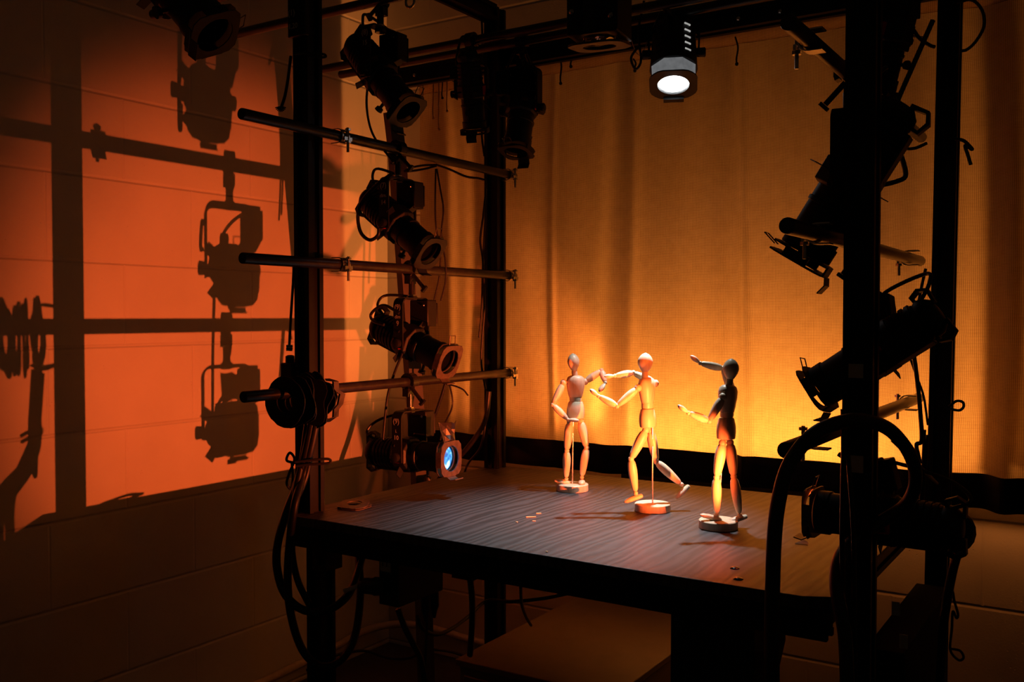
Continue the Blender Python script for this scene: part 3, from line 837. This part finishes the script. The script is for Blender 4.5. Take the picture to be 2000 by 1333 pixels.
# ------------------------------------------------------------------ mannequins
def spindle(mb, p0, p1, r0, rm, r1, mpos=.45, seg=14, sq=(1, 1), ref=None):
    d = Vector(p1) - Vector(p0); Ln = d.length; prof = []
    N = 14
    for i in range(N + 1):
        t = i / N
        if t < mpos: k = math.sin(t / mpos * PI / 2); r = r0 + (rm - r0) * k
        else: k = math.cos((t - mpos) / (1 - mpos) * PI / 2); r = r1 + (rm - r1) * k
        e = 1.0
        if t < .06: e = .75 + .25 * (t / .06)
        if t > .94: e = .75 + .25 * ((1 - t) / .06)
        prof.append((t * Ln, r * e))
    mb.lathe(p0, d, prof, seg, squash=sq, ref=ref)
def mannequin(label, base_px, Z, J, face):
    """J: joint -> (px, py, depth offset in m, negative is nearer); face: which way it faces, world xy"""
    Zb = Z
    def p(n):
        v = J[n]; return atd(v[0], v[1], Zb + (v[2] if len(v) > 2 else 0))
    b = atd(base_px[0], base_px[1], Zb); b.z = TT
    t = thing('mannequin', b, label, 'mannequin')
    def part(name, mb, mat='beech', par=None, lab=None): return obj(name, mb, M[mat], par or t, label=lab)
    part('base', MB().lathe(b, Z_, [(0, .0345), (.0008, .0365), (.0145, .0365), (.016, .0350), (.0162, .0030)], 48))
    pelt = p('pelvis_top'); pelb = p('pelvis_bottom')
    rodt = p('rod_top')
    rodb = Vector((b.x, b.y, b.z + .014))
    part('support_rod', MB().cyl(rodb, rodt, .0018, 10), 'rod', lab='thin metal support rod')
    ht = p('head_top'); hb_ = p('chin')
    F = Vector((face[0], face[1], 0)).normalized(); Sd = F.cross(Z_).normalized()
    # egg shaped head: wide skull, narrow jaw
    d = (ht - hb_); Ln = d.length; mb = MB(); prof = []
    for i in range(17):
        q = i / 16
        r = (math.sin(min(1, q * 1.0) * PI) ** .55) * (.0098 + .0062 * math.sin(q * PI * .60)) if 0 < q < 1 else .0008
        prof.append((q * Ln, r))
    mb.lathe(hb_, d, prof, 22, squash=(.92, 1.05), ref=F); part('head', mb)
    nk = p('neck'); mb = MB(); spindle(mb, nk - Z_ * .006, hb_ + d.normalized() * .006, .0062, .0068, .0062); part('neck', mb)
    ct, cb = p('chest_top'), p('chest_bottom')
    d = ct - cb; Ln = d.length
    prof = [(0, .011), (.002, .0136), (Ln * .25, .0160), (Ln * .55, .0184), (Ln * .76, .0188), (Ln * .90, .0165), (Ln * .975, .0115), (Ln, .006)]
    mb = MB().lathe(cb, d, prof, 26, ref=F, squash=(1.14, .88)); part('chest', mb)
    wb_ = p('waist_bottom')
    d = cb - wb_; Ln = d.length + .004
    mb = MB().lathe(wb_, d, [(0, .0110), (.001, .0125), (Ln * .5, .0133), (Ln, .0125)], 24, ref=F, squash=(1.08, .92)); part('waist', mb)
    d = pelt - pelb; Ln = d.length
    mb = MB().lathe(pelb, d, [(0, .0150), (.0015, .0172), (Ln * .30, .0184), (Ln * .6, .0180), (Ln * .93, .0152), (Ln, .0135)], 26, ref=F, squash=(1.12, .92)); part('pelvis', mb)
    for sd in ('l', 'r'):
        sh, elb, wr, hd_ = p(sd + 'shoulder'), p(sd + 'elbow'), p(sd + 'wrist'), p(sd + 'hand')
        mb = MB(); mb.ball(sh, .0076); spindle(mb, sh.lerp(elb, .06), sh.lerp(elb, .94), .0056, .0084, .0054, .35); 
        mb.cyl(ct.lerp(cb, .22), sh, .0030, 8)
        ua = part('upper_arm', mb)
        mb = MB(); mb.ball(elb, .0054); spindle(mb, elb.lerp(wr, .04), elb.lerp(wr, .95), .0050, .0076, .0044, .38); fa = part('forearm', mb)
        mb = MB(); mb.ball(wr, .0042)
        d = (hd_ - wr); Ln = d.length; prof = [(0, .0022)]
        for i in range(1, 12):
            q = i / 12
            prof.append((q * Ln, .0022 + .0062 * math.sin(min(1, q * 1.15) * PI * .62) * (1 - q ** 5)))
        prof.append((Ln, .0012))
        mb.lathe(wr, d, prof, 16, squash=(1.05, .62)); part('hand', mb)
        hp, kn, an, toe, hl = p(sd + 'hip'), p(sd + 'knee'), p(sd + 'ankle'), p(sd + 'toe'), p(sd + 'heel')
        mb = MB(); mb.ball(hp, .0072); mb.cyl(pelb.lerp(hp, .1) + Z_ * .004, hp, .0036, 8)
        spindle(mb, hp.lerp(kn, .04), hp.lerp(kn, .95), .0074, .0104, .0066, .32); part('thigh', mb)
        mb = MB(); mb.ball(kn, .0060); spindle(mb, kn.lerp(an, .04), kn.lerp(an, .93), .0068, .0094, .0054, .34); part('shin', mb)
        mb = MB(); mb.ball(an, .0048)
        d = toe - hl; Ln = d.length; dn = d.normalized()
        sidev = dn.cross(Z_).normalized() if abs(dn.z) < .98 else X_; upv = sidev.cross(dn)
        prof = [(.0, .0030), (.0015, .0052), (Ln * .3, .0068), (Ln * .6, .0072), (Ln * .85, .0055), (Ln * .97, .0028), (Ln, .0008)]
        m2 = MB().lathe(hl, dn, prof, 16, ref=upv, squash=(1.1, .80))
        for v in m2.v:   # flat sole, instep slopes to the toe
            t_ = (v - hl).dot(dn) / Ln; h_ = (v - hl).dot(upv)
            v += upv * (max(h_, -.0035) - h_) - upv * (.0022 * max(0, t_))
        mb.add(m2.v, m2.f)
        part('foot', mb)
    return t
# depths: base discs touch the table top
def zdepth(py): return (CAMH - TT) * FPX / (py - 618)
mannequin('wooden mannequin with one hand on its hip, farthest left of the three', (1118, 960), zdepth(960), {
    'head_top': (1118.5, 690.5), 'chin': (1122, 728), 'neck': (1124, 737), 'chest_top': (1124.5, 733.5), 'chest_bottom': (1124, 777),
    'waist_bottom': (1124.5, 784.5), 'pelvis_top': (1124.5, 784.5), 'pelvis_bottom': (1124, 818), 'rod_top': (1119.3, 822),
    'lshoulder': (1101, 748, -.004), 'lelbow': (1080, 791, -.012), 'lwrist': (1109, 820, -.022), 'lhand': (1131, 822, -.026),
    'rshoulder': (1143, 746, .004), 'relbow': (1175, 724, .006), 'rwrist': (1182.5, 748, -.012), 'rhand': (1170, 766, -.02),
    'lhip': (1113, 824.5), 'lknee': (1107, 881, -.006), 'lankle': (1106, 936, .0), 'lheel': (1113, 943.5, .004), 'ltoe': (1083, 937.5, -.006),
    'rhip': (1134, 823), 'rknee': (1145.5, 875, -.006), 'rankle': (1136.5, 933), 'rheel': (1136.5, 939.5, .008), 'rtoe': (1136, 944, -.022)}, (.35, -.9))
mannequin('wooden mannequin striding with both arms held out, in the middle of the three', (1274.5, 1000), zdepth(1000), {
    'head_top': (1261, 689.5), 'chin': (1259.5, 731), 'neck': (1260, 740), 'chest_top': (1262.5, 737.5), 'chest_bottom': (1264.5, 788),
    'waist_bottom': (1264.5, 798.5), 'pelvis_top': (1264.5, 799), 'pelvis_bottom': (1265.5, 835), 'rod_top': (1274.4, 830),
    'lshoulder': (1246, 758.5, -.014), 'lelbow': (1205, 793.5, -.016), 'lwrist': (1169, 774, -.014), 'lhand': (1152, 760.5, -.012),
    'rshoulder': (1280, 749, .016), 'relbow': (1237, 728.5, .030), 'rwrist': (1201, 734.5, .024), 'rhand': (1180, 736, .020),
    'lhip': (1261, 841, -.007), 'lknee': (1232.5, 897, -.012), 'lankle': (1241.5, 964, -.010), 'lheel': (1255, 968.5, -.008), 'ltoe': (1218, 979.5, -.014),
    'rhip': (1270, 842, .008), 'rknee': (1282, 902.5, .008), 'rankle': (1331, 947, .006), 'rheel': (1346, 949, .006), 'rtoe': (1319, 973, .002)}, (-.95, .0))
mannequin('wooden mannequin seen dark from behind with lit orange legs, nearest of the three', (1403, 1034), zdepth(1034), {
    'head_top': (1429, 700.5), 'chin': (1425.5, 746), 'neck': (1423, 754), 'chest_top': (1422.5, 751.5), 'chest_bottom': (1420, 807),
    'waist_bottom': (1419, 816.5), 'pelvis_top': (1419, 817), 'pelvis_bottom': (1418, 858), 'rod_top': (1412, 862),
    'lshoulder': (1412, 775.5, -.016), 'lelbow': (1385, 823, -.020), 'lwrist': (1345, 807, -.018), 'lhand': (1323.5, 791.5, -.016),
    'rshoulder': (1431, 766, .018), 'relbow': (1412, 720, .034), 'rwrist': (1367.5, 710, .030), 'rhand': (1348.5, 695, .028),
    'lhip': (1411, 866, -.004), 'lknee': (1399.5, 933, -.006), 'lankle': (1399.5, 1007, -.004), 'lheel': (1409, 1017, -.002), 'ltoe': (1368, 1004, -.010),
    'rhip': (1426, 865, .004), 'rknee': (1433, 931.5, .002), 'rankle': (1444.5, 1008, .0), 'rheel': (1459, 1009, .002), 'rtoe': (1420, 1018.5, -.004)}, (-.95, .25))

# ------------------------------------------------------------------ things on the table
def tpt(px_, py_, h=0):
    return atd(px_, py_, (CAMH - TT - h) * FPX / (py_ - 618))
c0 = tpt(692, 994)
for i, (dx, dy, rz, lab) in enumerate(((0, 0, .15, 'worn gel frame lying under another on the left table corner'), (-.004, .004, .55, 'upper of the two worn gel frames on the left table corner'))):
    a = Vector((math.cos(rz), math.sin(rz), 0)); bdir = Vector((-math.sin(rz), math.cos(rz), .10 * i)).normalized()
    hole = []; outl = []
    for j in range(24):
        th = 2 * PI * (j + .5) / 24
        hole.append((math.cos(th) * .016, math.sin(th) * .016 + .003)); r = min(.030 / max(abs(math.cos(th)), abs(math.sin(th))), .036)
        outl.append((math.cos(th) * r, math.sin(th) * r))
    mb = MB(); c = Vector((c0.x + dx, c0.y + dy, TT + .0015 + i * .0055))
    mb.plate(c, a, bdir, outl, hole, .0018)
    if i == 0: mb.plate(c + Z_ * .003, a, bdir, outl, hole, .001)
    obj('gel_frame', mb, M['frame'], label=lab, cat='gel frame', smooth=False)
p = tpt(1566, 1066)
mb = MB(); vs = []
for (ax_, ay_, az_) in ((-.011, -.004, .001), (.012, -.002, .001), (.008, .010, .003), (-.001, .013, .005)): vs.append(Vector((p.x + ax_, p.y + ay_, TT + az_)))
vs2 = [v - Z_ * .0008 for v in vs]
mb.add(vs + vs2, [(0, 1, 2, 3), (7, 6, 5, 4), (0, 4, 5, 1), (1, 5, 6, 2), (2, 6, 7, 3), (3, 7, 4, 0)])
obj('paper_scrap', mb, M['paper'], label='torn orange paper scrap lying by the right table edge', cat='paper scrap', smooth=False)
for px_, py_, l_, a_, lab in ((1037, 1013, .020, .75, 'longest pale wood splinter on the black tabletop'), (1052, 1006, .010, .7, 'short pale splinter beside the longest one'),
                         (1009, 1023, .004, 0, 'tiny pale wood crumb left of the splinters'), (1043, 1021, .006, .3, 'small pale wood crumb in front of the splinters'),
                         (1521, 1037, .008, .1, 'small pale splinter beside the thick hanging cable'), (1068, 1082, .004, 0, 'tiny pale crumb nearest the front table edge')):
    p = tpt(px_, py_); d = Vector((math.cos(a_), math.sin(a_), 0))
    obj('wood_splinter', MB().box((p.x, p.y, TT + .0010), (l_, .0022, .0012), (d, d.cross(Z_) * -1, Z_)), M['chip'], label=lab, cat='splinter', smooth=False)
for px_, py_, lab in ((1435, 1114, 'round black screw head further from the front table edge'), (1442, 1135, 'round black screw head nearest the front table edge')):
    p = tpt(px_, py_)
    obj('screw_head', MB().ball((p.x, p.y, TT), .008, 14, 8, (1, 1, .35)), M['fixgloss'], label=lab, cat='screw')

# ------------------------------------------------------------------ frames hung on the near left post
fan = [(1.305, .2, 0), (1.325, .5, .003), (1.342, .1, -.004), (1.357, .9, .0), (1.370, .35, .006), (1.381, .7, -.003), (1.392 - .012 + .006, .0, .0)]
for i, (y_, rz, dx) in enumerate(fan):
    a = Vector((math.cos(rz * .35), math.sin(rz * .35), 0)); tilt = math.radians(-10 + 7 * i)
    bd = (Z_ * math.cos(tilt) + a.cross(Z_) * 0 + a * math.sin(tilt)).normalized(); a2 = (a - bd * a.dot(bd)).normalized()
    hole = []; outl = []
    for j in range(32):
        th = 2 * PI * j / 32
        hole.append((math.cos(th) * .020, math.sin(th) * .020))
        r = min(.045 / max(abs(math.cos(th)), abs(math.sin(th))), .052) + .005 * math.cos(4 * th + .8 * i)
        outl.append((math.cos(th) * r, math.sin(th) * r))
    c = rel(-1.348 + dx, y_ - .012, -.164 - .002 * (i % 2))
    mb = MB().plate(c, a2, bd, outl, hole, .0026)
    obj('gel_frame', mb, M['fix'], label='black metal gel frame hung in a bundle on the lowest left pipe', cat='gel frame', group='black gel frames bundled at the near left post', smooth=False)
# lobed bracket of the bundle, right of the post
cp = onX(652, 778, -1.325)
mb = MB(); pts = [onX(x_, y_, -1.325) for x_, y_ in ((640, 742), (655, 745), (656, 762), (668, 770), (664, 790), (656, 800), (655, 815), (640, 822), (632, 818))]
mb.strap(pts, (.2, 1, 0), .012, .006)
mb2 = MB()
obj('hanging_bracket', mb, M['fix'], label='curved black bracket sticking out right of the near left post', cat='bracket')
# short cylinder connector with a white label above the bundle
cn = thing('cable_connector', onX(566, 720, -1.44), 'black cable connector with a white label left of the near left post', 'connector')
a, b_ = onX(566, 694, -1.44), onX(567, 712, -1.44)
obj('plug_body', MB().lathe(a, b_ - a, [(0, .005), (.002, .009), (.016, .010), (.018, .013), (.022, .013)], 14), M['rubber'], cn)
obj('socket_box', MB().box(onX(569, 740, -1.44), (.034, .030, .065)), M['fix'], cn, bevel=.003)
a, b_ = onX(565, 686, -1.44), onX(565.5, 674, -1.44)
lbm = obj('label_wrap', MB().lathe(a, b_ - a, [(0, .0065), ((b_ - a).length, .0065)], 14), M['white'], cn, label='white label with dark print')
for k_ in (.3, .7):
    q = a.lerp(b_, k_); obj('print_line', MB().lathe(q, b_ - a, [(0, .0068), (.0022, .0068)], 14), M['dark'], lbm)
obj('lead', MB().tube([onX(565, 676, -1.44), onX(568, 620, -1.44), onX(572, 560, -1.44), onX(574, 520, -1.43)], .0028, 8), M['rubber'], cn)

# ------------------------------------------------------------------ cables
def cable(pts, r, label, Z=None, X=None, Y=None, cat='cable', mat='rubber', seg=10, name='cable'):
    q = []
    for p_ in pts:
        if len(p_) == 3: q.append(atd(*p_))
        elif Z: q.append(atd(p_[0], p_[1], Z))
        elif X: q.append(onX(p_[0], p_[1], X))
        else: q.append(onY(p_[0], p_[1], Y))
    return obj(name, MB().tube(q, r, seg, 8), M[mat], label=label, cat=cat)
cable([(610, 820), (598, 880), (583, 940), (560, 1000, 1.85), (543, 1060, 1.85), (541, 1110, 1.85), (556, 1160, 1.85), (592, 1192, 1.85), (640, 1193, 1.86), (678, 1165, 1.90), (697, 1125, 1.96), (708, 1085, 2.0)], .0080,
      'thick black cable in the upper of two loops at the near left leg', Z=1.885)
cable([(618, 825), (606, 880), (592, 930), (576, 985, 1.84), (566, 1060, 1.84), (562, 1140, 1.84), (570, 1210, 1.84), (592, 1272, 1.84), (628, 1303, 1.85), (668, 1288, 1.87), (694, 1240, 1.90), (704, 1160, 1.94), (700, 1085, 2.0)], .0078,
      'thick black cable in the lowest loop at the near left leg', Z=1.885)
cable([(600, 830), (590, 900), (574, 980, 1.86), (569, 1060, 1.86), (580, 1130, 1.86), (604, 1182, 1.87)], .0066, 'black cable inside the two big loops at the near left leg', Z=1.89)
cable([(614, 835), (611, 860), (598, 930), (575, 985, 1.85)], .0058, 'cable strapped down the front of the near left post', Z=1.885)
# right hand thick cable arch
cable([(1508, 1340, 1.16), (1508, 1200, 1.16), (1513, 1040, 1.16), (1527, 950, 1.16), (1550, 893, 1.17), (1590, 848, 1.18), (1640, 826, 1.20), (1690, 822, 1.22), (1740, 842, 1.26), (1778, 890, 1.30), (1788, 940, 1.33), (1770, 985, 1.35), (1720, 1020, 1.36), (1670, 1055, 1.34), (1640, 1090, 1.30), (1634, 1150, 1.27), (1650, 1240, 1.25), (1655, 1345, 1.24)], .0092,
      'thick black cable arching over the near right post and dropping down before the table')
cable([(1647, 800, 1.27), (1648, 880, 1.26), (1646, 960, 1.26), (1645, 1100, 1.27), (1650, 1340, 1.26)], .0036, 'thin cable running down the left edge of the near right post')
cable([(1655, 875, 1.27), (1661, 950, 1.26), (1666, 1020, 1.26), (1668, 1100, 1.26), (1670, 1340, 1.26)], .0032, 'thin cable running down the face of the near right post')
cable([(1742, 860, 1.6), (1768, 885, 1.6), (1800, 915, 1.62), (1830, 945, 1.70)], .0030, 'thin shiny cable slanting behind the cable arch')
cable([(1783, 680, 1.62), (1791, 740, 1.62), (1797, 800, 1.62), (1800, 860, 1.62), (1790, 870, 1.62), (1797, 905, 1.6)], .0036, 'cable hanging from the spotlight between the right posts')
cable([(1776, 696, 1.66), (1790, 735, 1.66), (1804, 775, 1.68), (1812, 830, 1.7)], .0020, 'thin cord beside the cable between the right posts')
cable([(1806, 840, 1.80), (1803, 900, 1.80), (1799, 960, 1.80), (1796, 1020, 1.80)], .0030, 'pair of leads running down the far right post, left one')
cable([(1812, 850, 1.80), (1808, 910, 1.80), (1803, 970, 1.80), (1801, 1020, 1.80)], .0030, 'lead running down the far right post, right one')
# left side leads and ties
cable([(851, 330), (850, 400), (852, 445), (860, 490), (858, 540), (847, 590)], .0020, 'black tie cord hanging from the topmost left pipe, left strand', Y=1.80, mat='cord', cat='cord', name='tie_cord')
cable([(853, 330), (860, 370), (866, 410), (862, 460), (870, 510), (870, 550), (861, 588)], .0020, 'black tie cord hanging from the topmost left pipe, right strand', Y=1.80, mat='cord', cat='cord', name='tie_cord')
cable([(852, 322), (830, 323), (806, 327), (790, 335), (806, 334), (830, 330), (852, 324)], .0026, 'looped black cord tied left along the topmost left pipe', Y=1.80, mat='cord', cat='cord', name='tie_cord')
cable([(852, 322), (880, 332), (910, 345), (940, 350), (949, 360), (944, 420), (938, 470), (943, 510), (946, 600), (940, 700), (948, 760)], .0030, 'long black lead draping along the top pipe and down the far left post', Y=2.02)
cable([(950, 380), (947, 440), (943, 520), (941, 600), (936, 660)], .0028, 'black lead hanging just left of the far left post', Y=2.05)
cable([(568, 110), (563, 150), (557, 185), (550, 208)], .0030, 'frayed black tie cord hanging left of the near left post', X=-1.43, mat='cord', cat='cord', name='tie_cord')
cable([(575, 105), (600, 104), (632, 106), (633, 112), (600, 110)], .0024, 'black cord tied round the top of the near left post', Z=1.90, mat='cord', cat='cord', name='tie_cord')
fr = MB(); q = onX(548, 208, -1.43)
for i in range(9):
    a_ = -PI / 2 + (i - 4) * .33; fr.cyl(q, q + (Rv * math.cos(a_) + Z_ * math.sin(a_)) * .011, .0012, 5)
obj('frayed_tassel', fr, M['cord'], label='frayed cord end left of the near left post', cat='cord')
cable([(578, 905), (560, 900), (566, 885), (575, 898), (565, 925), (560, 945), (568, 955), (572, 935), (570, 905)], .0026, 'knotted black cord loop left of the near left post above the table', Z=1.90, mat='cord', cat='cord', name='tie_cord')
cable([(576, 903), (600, 900), (640, 897), (642, 905), (600, 908), (578, 911)], .0026, 'black cord wound round the near left post above the table', Z=1.875, mat='cord', cat='cord', name='tie_cord')
cable([(872, 742), (862, 775), (848, 815), (832, 850), (822, 870)], .0038, 'pair of leads slanting down from the lowest left pipe to the cold lamp', Y=1.80)
cable([(876, 742), (884, 790), (868, 830), (860, 860)], .0022, 'thin lead hanging from the lowest left pipe behind the cold lamp', Y=1.85)
cable([(870, 750), (890, 755), (905, 762), (914, 773)], .0020, 'short cord stub pointing right below the lowest left pipe', Y=1.80, mat='cord', cat='cord', name='tie_cord')
cable([(955, 765), (948, 820), (925, 860), (898, 892), (870, 918), (855, 940)], .0065, 'thick cable bending from the far left post down to the table edge', Y=2.0)
cable([(952, 800), (940, 870), (915, 905), (905, 930)], .0030, 'thin lead behind the thick cable at the far left post', Y=2.05)
cable([(718, 165), (716, 205), (722, 245), (735, 275), (755, 300), (768, 318)], .0026, 'thin lead hanging from the overhead spotlight to the topmost left pipe', Y=1.60)
cable([(765, 340), (735, 362), (706, 395), (699, 425), (705, 455), (722, 469), (738, 460), (740, 445)], .0040, 'curled lead loop left of the spotlight marked 14', Y=1.60)
cable([(780, 612), (752, 597), (735, 603), (724, 616), (730, 628), (750, 635)], .0034, 'short curled lead loop left of the middle spotlight', Y=1.64)
cable([(786, 690), (770, 730), (758, 770), (752, 815), (748, 860), (746, 880)], .0030, 'lead dropping from the middle spotlight to the lowest one', Y=1.66)
cable([(940, 20), (942, 90), (936, 160), (945, 220), (941, 262), (946, 305)], .0028, 'knotted cord hanging left of the far left post near the top', Y=2.02, mat='cord', cat='cord', name='tie_cord')
cable([(944, 195), (932, 208), (926, 212), (936, 196), (946, 200), (955, 211), (958, 214)], .0024, 'small bow knot at the top of the far left post', Y=2.02, mat='cord', cat='cord', name='tie_cord')
# right side ties
cable([(1868, 5), (1898, 0), (1918, 20), (1922, 50), (1908, 78), (1890, 96), (1875, 100)], .0030, 'thin cord curving out right of the far right post at the top', Y=2.04, mat='cord', cat='cord', name='tie_cord')
cable([(1866, 272), (1882, 275), (1896, 288), (1898, 292), (1885, 284), (1891, 305), (1896, 322)], .0034, 'frayed cord sticking out right of the far right post', Y=2.04, mat='cord', cat='cord', name='tie_cord')
cable([(1853, 795), (1868, 784), (1880, 786), (1882, 795), (1874, 802), (1860, 800), (1853, 797)], .0026, 'small cord loop right of the far right post', Y=2.04, mat='cord', cat='cord', name='tie_cord')
cable([(1850, 1158), (1860, 1155), (1864, 1175), (1871, 1200), (1868, 1208), (1861, 1195), (1859, 1230), (1856, 1270), (1872, 1290), (1882, 1285), (1875, 1272), (1857, 1268)], .0024, 'looped cord hanging right of the far right post near the floor', Y=2.02, mat='cord', cat='cord', name='tie_cord')
cable([(1822, 40), (1800, 90), (1778, 140), (1756, 190), (1740, 230)], .0046, 'taut dark cord slanting down left between the right posts', Z=1.78)
cable([(1745, 235), (1752, 280), (1765, 320), (1768, 345), (1750, 355), (1722, 362)], .0044, 'black lead looping below the slanting cord between the right posts', Z=1.70)
cable([(1740, 232), (1728, 262), (1716, 290)], .0030, 'short lead branching left below the slanting cord', Z=1.70)
cable([(1748, 240), (1765, 285), (1785, 290), (1810, 280)], .0030, 'lead bending right toward the far right post', Z=1.75)
cable([(1782, 55), (1796, 75), (1815, 88), (1826, 92)], .0034, 'lead from the overhead right spotlight to the far right post', Z=1.80)
cable([(1860, 20), (1862, 300), (1858, 600), (1850, 900), (1846, 1000)], .0022, 'thin cord running down the right face of the far right post', Y=2.10)
cable([(1808, 525), (1800, 560), (1794, 590), (1790, 605)], .0026, 'lead beside the far right post above its spotlight', Z=1.72)

# ------------------------------------------------------------------ rear end of the orange spotlight: heavy plug on its lead
pg = thing('cable_plug', atd(1868, 1045, 1.50), 'large black round plug sticking out right of the far right post', 'plug')
a, b_ = atd(1845, 1035, 1.46), atd(1874, 1040, 1.50)
obj('plug_body', MB().lathe(a, b_ - a, [(0, .022), (.022, .024), (.024, .034), (.036, .034), (.040, .026)], 18), M['rubber'], pg)
obj('lead', MB().tube([atd(1872, 1075, 1.50), atd(1862, 1110, 1.50), atd(1852, 1160, 1.52), atd(1842, 1230, 1.54), atd(1836, 1345, 1.56)], .0070, 10), M['rubber'], pg)

# ------------------------------------------------------------------ below the table
jb = thing('junction_box', rel(-1.183, 1.47, -.56), 'black power box hanging under the left front of the table', 'power box')
obj('box_body', MB().box(rel(-1.183, 1.47, -.509), (.048, .142, .094)), M['fix'], jb, bevel=.002)
oc = obj('outlet', MB().box(rel(-1.190, 1.3985, -.478), (.026, .004, .026)), M['outlet'], jb, bevel=.002, label='ivory outlet face')
for x_ in (-.005, .005):
    obj('slot', MB().box(rel(-1.190 + x_, 1.3962, -.476), (.002, .001, .008)), M['dark'], oc)
pp = MB().lathe(rel(-1.20, 1.385, -.517), Vector((-1, -.25, -.05)), [(-.02, .016), (.004, .018), (.008, .016), (.028, .015), (.030, .010), (.038, .008)], 16)
obj('plug', pp, M['rubber'], jb)
obj('plug_lead', MB().cyl(rel(-1.236, 1.376, -.519), rel(-1.262, 1.36, -.530), .0045, 10), M['tape'], jb, label='pale lead of the round plug')
for dx, dy in ((.0, .03), (.0, .058)):
    q = rel(-1.172 + dx, 1.47 + dy, -.556)
    obj('plug', MB().lathe(q, -Z_, [(0, .009), (.030, .010), (.040, .006), (.055, .003)], 12), M['rubber'], jb)
cable([(777, 1190, 1.83), (790, 1225, 1.83), (805, 1255, 1.83), (822, 1290, 1.83), (832, 1345, 1.83)], .0058, 'thick lead running from the power box down to the floor')
cable([(834, 1205, 1.86), (833, 1250, 1.86), (831, 1300, 1.86), (832, 1345, 1.86)], .0030, 'thin straight lead under the power box')
cable([(815, 1205, 1.90), (825, 1228, 1.92), (850, 1240, 1.97), (880, 1230, 2.05), (915, 1205, 2.15), (950, 1175, 2.22), (1000, 1176, 2.2), (1060, 1170, 2.2), (1110, 1160, 2.2)], .0042, 'lead swagging right from the power box under the table')
cable([(918, 1128, 2.05), (922, 1170, 2.05), (922, 1220, 2.05), (918, 1280, 2.1)], .0068, 'thick straight cable dropping behind the table front right of the power box')
cable([(1017, 1148, 2.0), (1019, 1180, 2.05), (1027, 1205, 2.1), (1037, 1222, 2.15)], .0034, 'short lead curving onto the low cabinet')
obj('cable_gland', MB().box(rel(-1.00, 1.40, -.4675), (.045, .03, .012)), M['fix'], label='flat black cable gland under the table front', cat='gland', smooth=False)
# low cabinet
cab = thing('low_cabinet', rel(-1.075, 2.04, -1.10), 'low beige cabinet standing under the table against the back', 'cabinet')
obj('body', MB().box(rel(-1.075, 2.04, -.945), (.39, .58, .31)), M['cabinet'], cab, bevel=.002)
obj('cabinet_top', MB().box(rel(-1.075, 2.04, -.7875), (.40, .60, .015)), M['cabinet'], cab, bevel=.002)
obj('door', MB().box(rel(-1.075, 1.747, -.95), (.36, .008, .27)), M['cabinet'], cab, bevel=.002)
# dimmer hanging below the right part
dm = thing('dimmer_pack', rel(-.535, 1.48, -.61), 'black dimmer box hanging under the right front of the table', 'dimmer box')
vs = [(-.603, -.462), (-.467, -.462), (-.467, -.535), (-.485, -.62), (-.603, -.66)]
mb = MB(); mb.add([rel(x, 1.40, z) for x, z in vs] + [rel(x, 1.56, z) for x, z in vs], [(0, 1, 2, 3, 4), (9, 8, 7, 6, 5)] + [(i, (i + 1) % 5, 5 + (i + 1) % 5, 5 + i) for i in range(5)])
obj('box_body', mb, M['fix'], dm, smooth=False, bevel=.002)
for i in range(3):
    obj('cable_gland', MB().lathe(rel(-.607, 1.43 + i * .03, -.60), Vector((-1, 0, -.3)), [(-.004, .008), (.008, .008), (.010, .005), (.018, .004)], 10), M['fixgloss'], dm)
# rack between the right posts
rk = thing('equipment_rack', rel(-.318, 1.82, -.80), 'dark vented equipment case standing between the two right posts', 'case')
obj('case_body', MB().box(rel(-.316, 1.80, -.655), (.06, .44, .25)), M['hem'], rk, bevel=.003)
for i in range(2):
    obj('label_sticker', MB().box(rel(-.300 - .0 + i * .012, 1.579, -.46 - i * .05), (.012, .001, .022)), M['tape'], rk, label='pale sticker')
for i in range(14):
    obj('vent_slot', MB().box(rel(-.316, 1.579, -.55 - i * .015), (.045, .001, .004)), M['dark'], rk)
obj('case_foot', MB().box(rel(-.316, 1.80, -.94), (.05, .40, .32)), M['post'], rk)
# conduit and cord along the foot of the walls
cd = [(XW + .014, 1.2, .035), (XW + .014, 1.8, .050), (XW + .014, 2.15, .065), (XW + .03, 2.34, .085), (-1.93, YW - .04, .095), (-1.70, YW - .014, .075), (-1.3, YW - .014, .06), (.4, YW - .014, .06)]
obj('conduit', MB().tube(cd, .012, 12, 8), M['conduit'], label='painted conduit along the foot of the wall, bending round the corner', cat='conduit')
cable([(600, 1310, 2.8), (650, 1283, 2.9), (710, 1272, 2.95), (760, 1286, 2.95), (800, 1286, 2.9), (835, 1270, 2.85), (880, 1274, 2.8), (915, 1285, 2.75)], .0042, 'thin black cable waving along the wall foot')
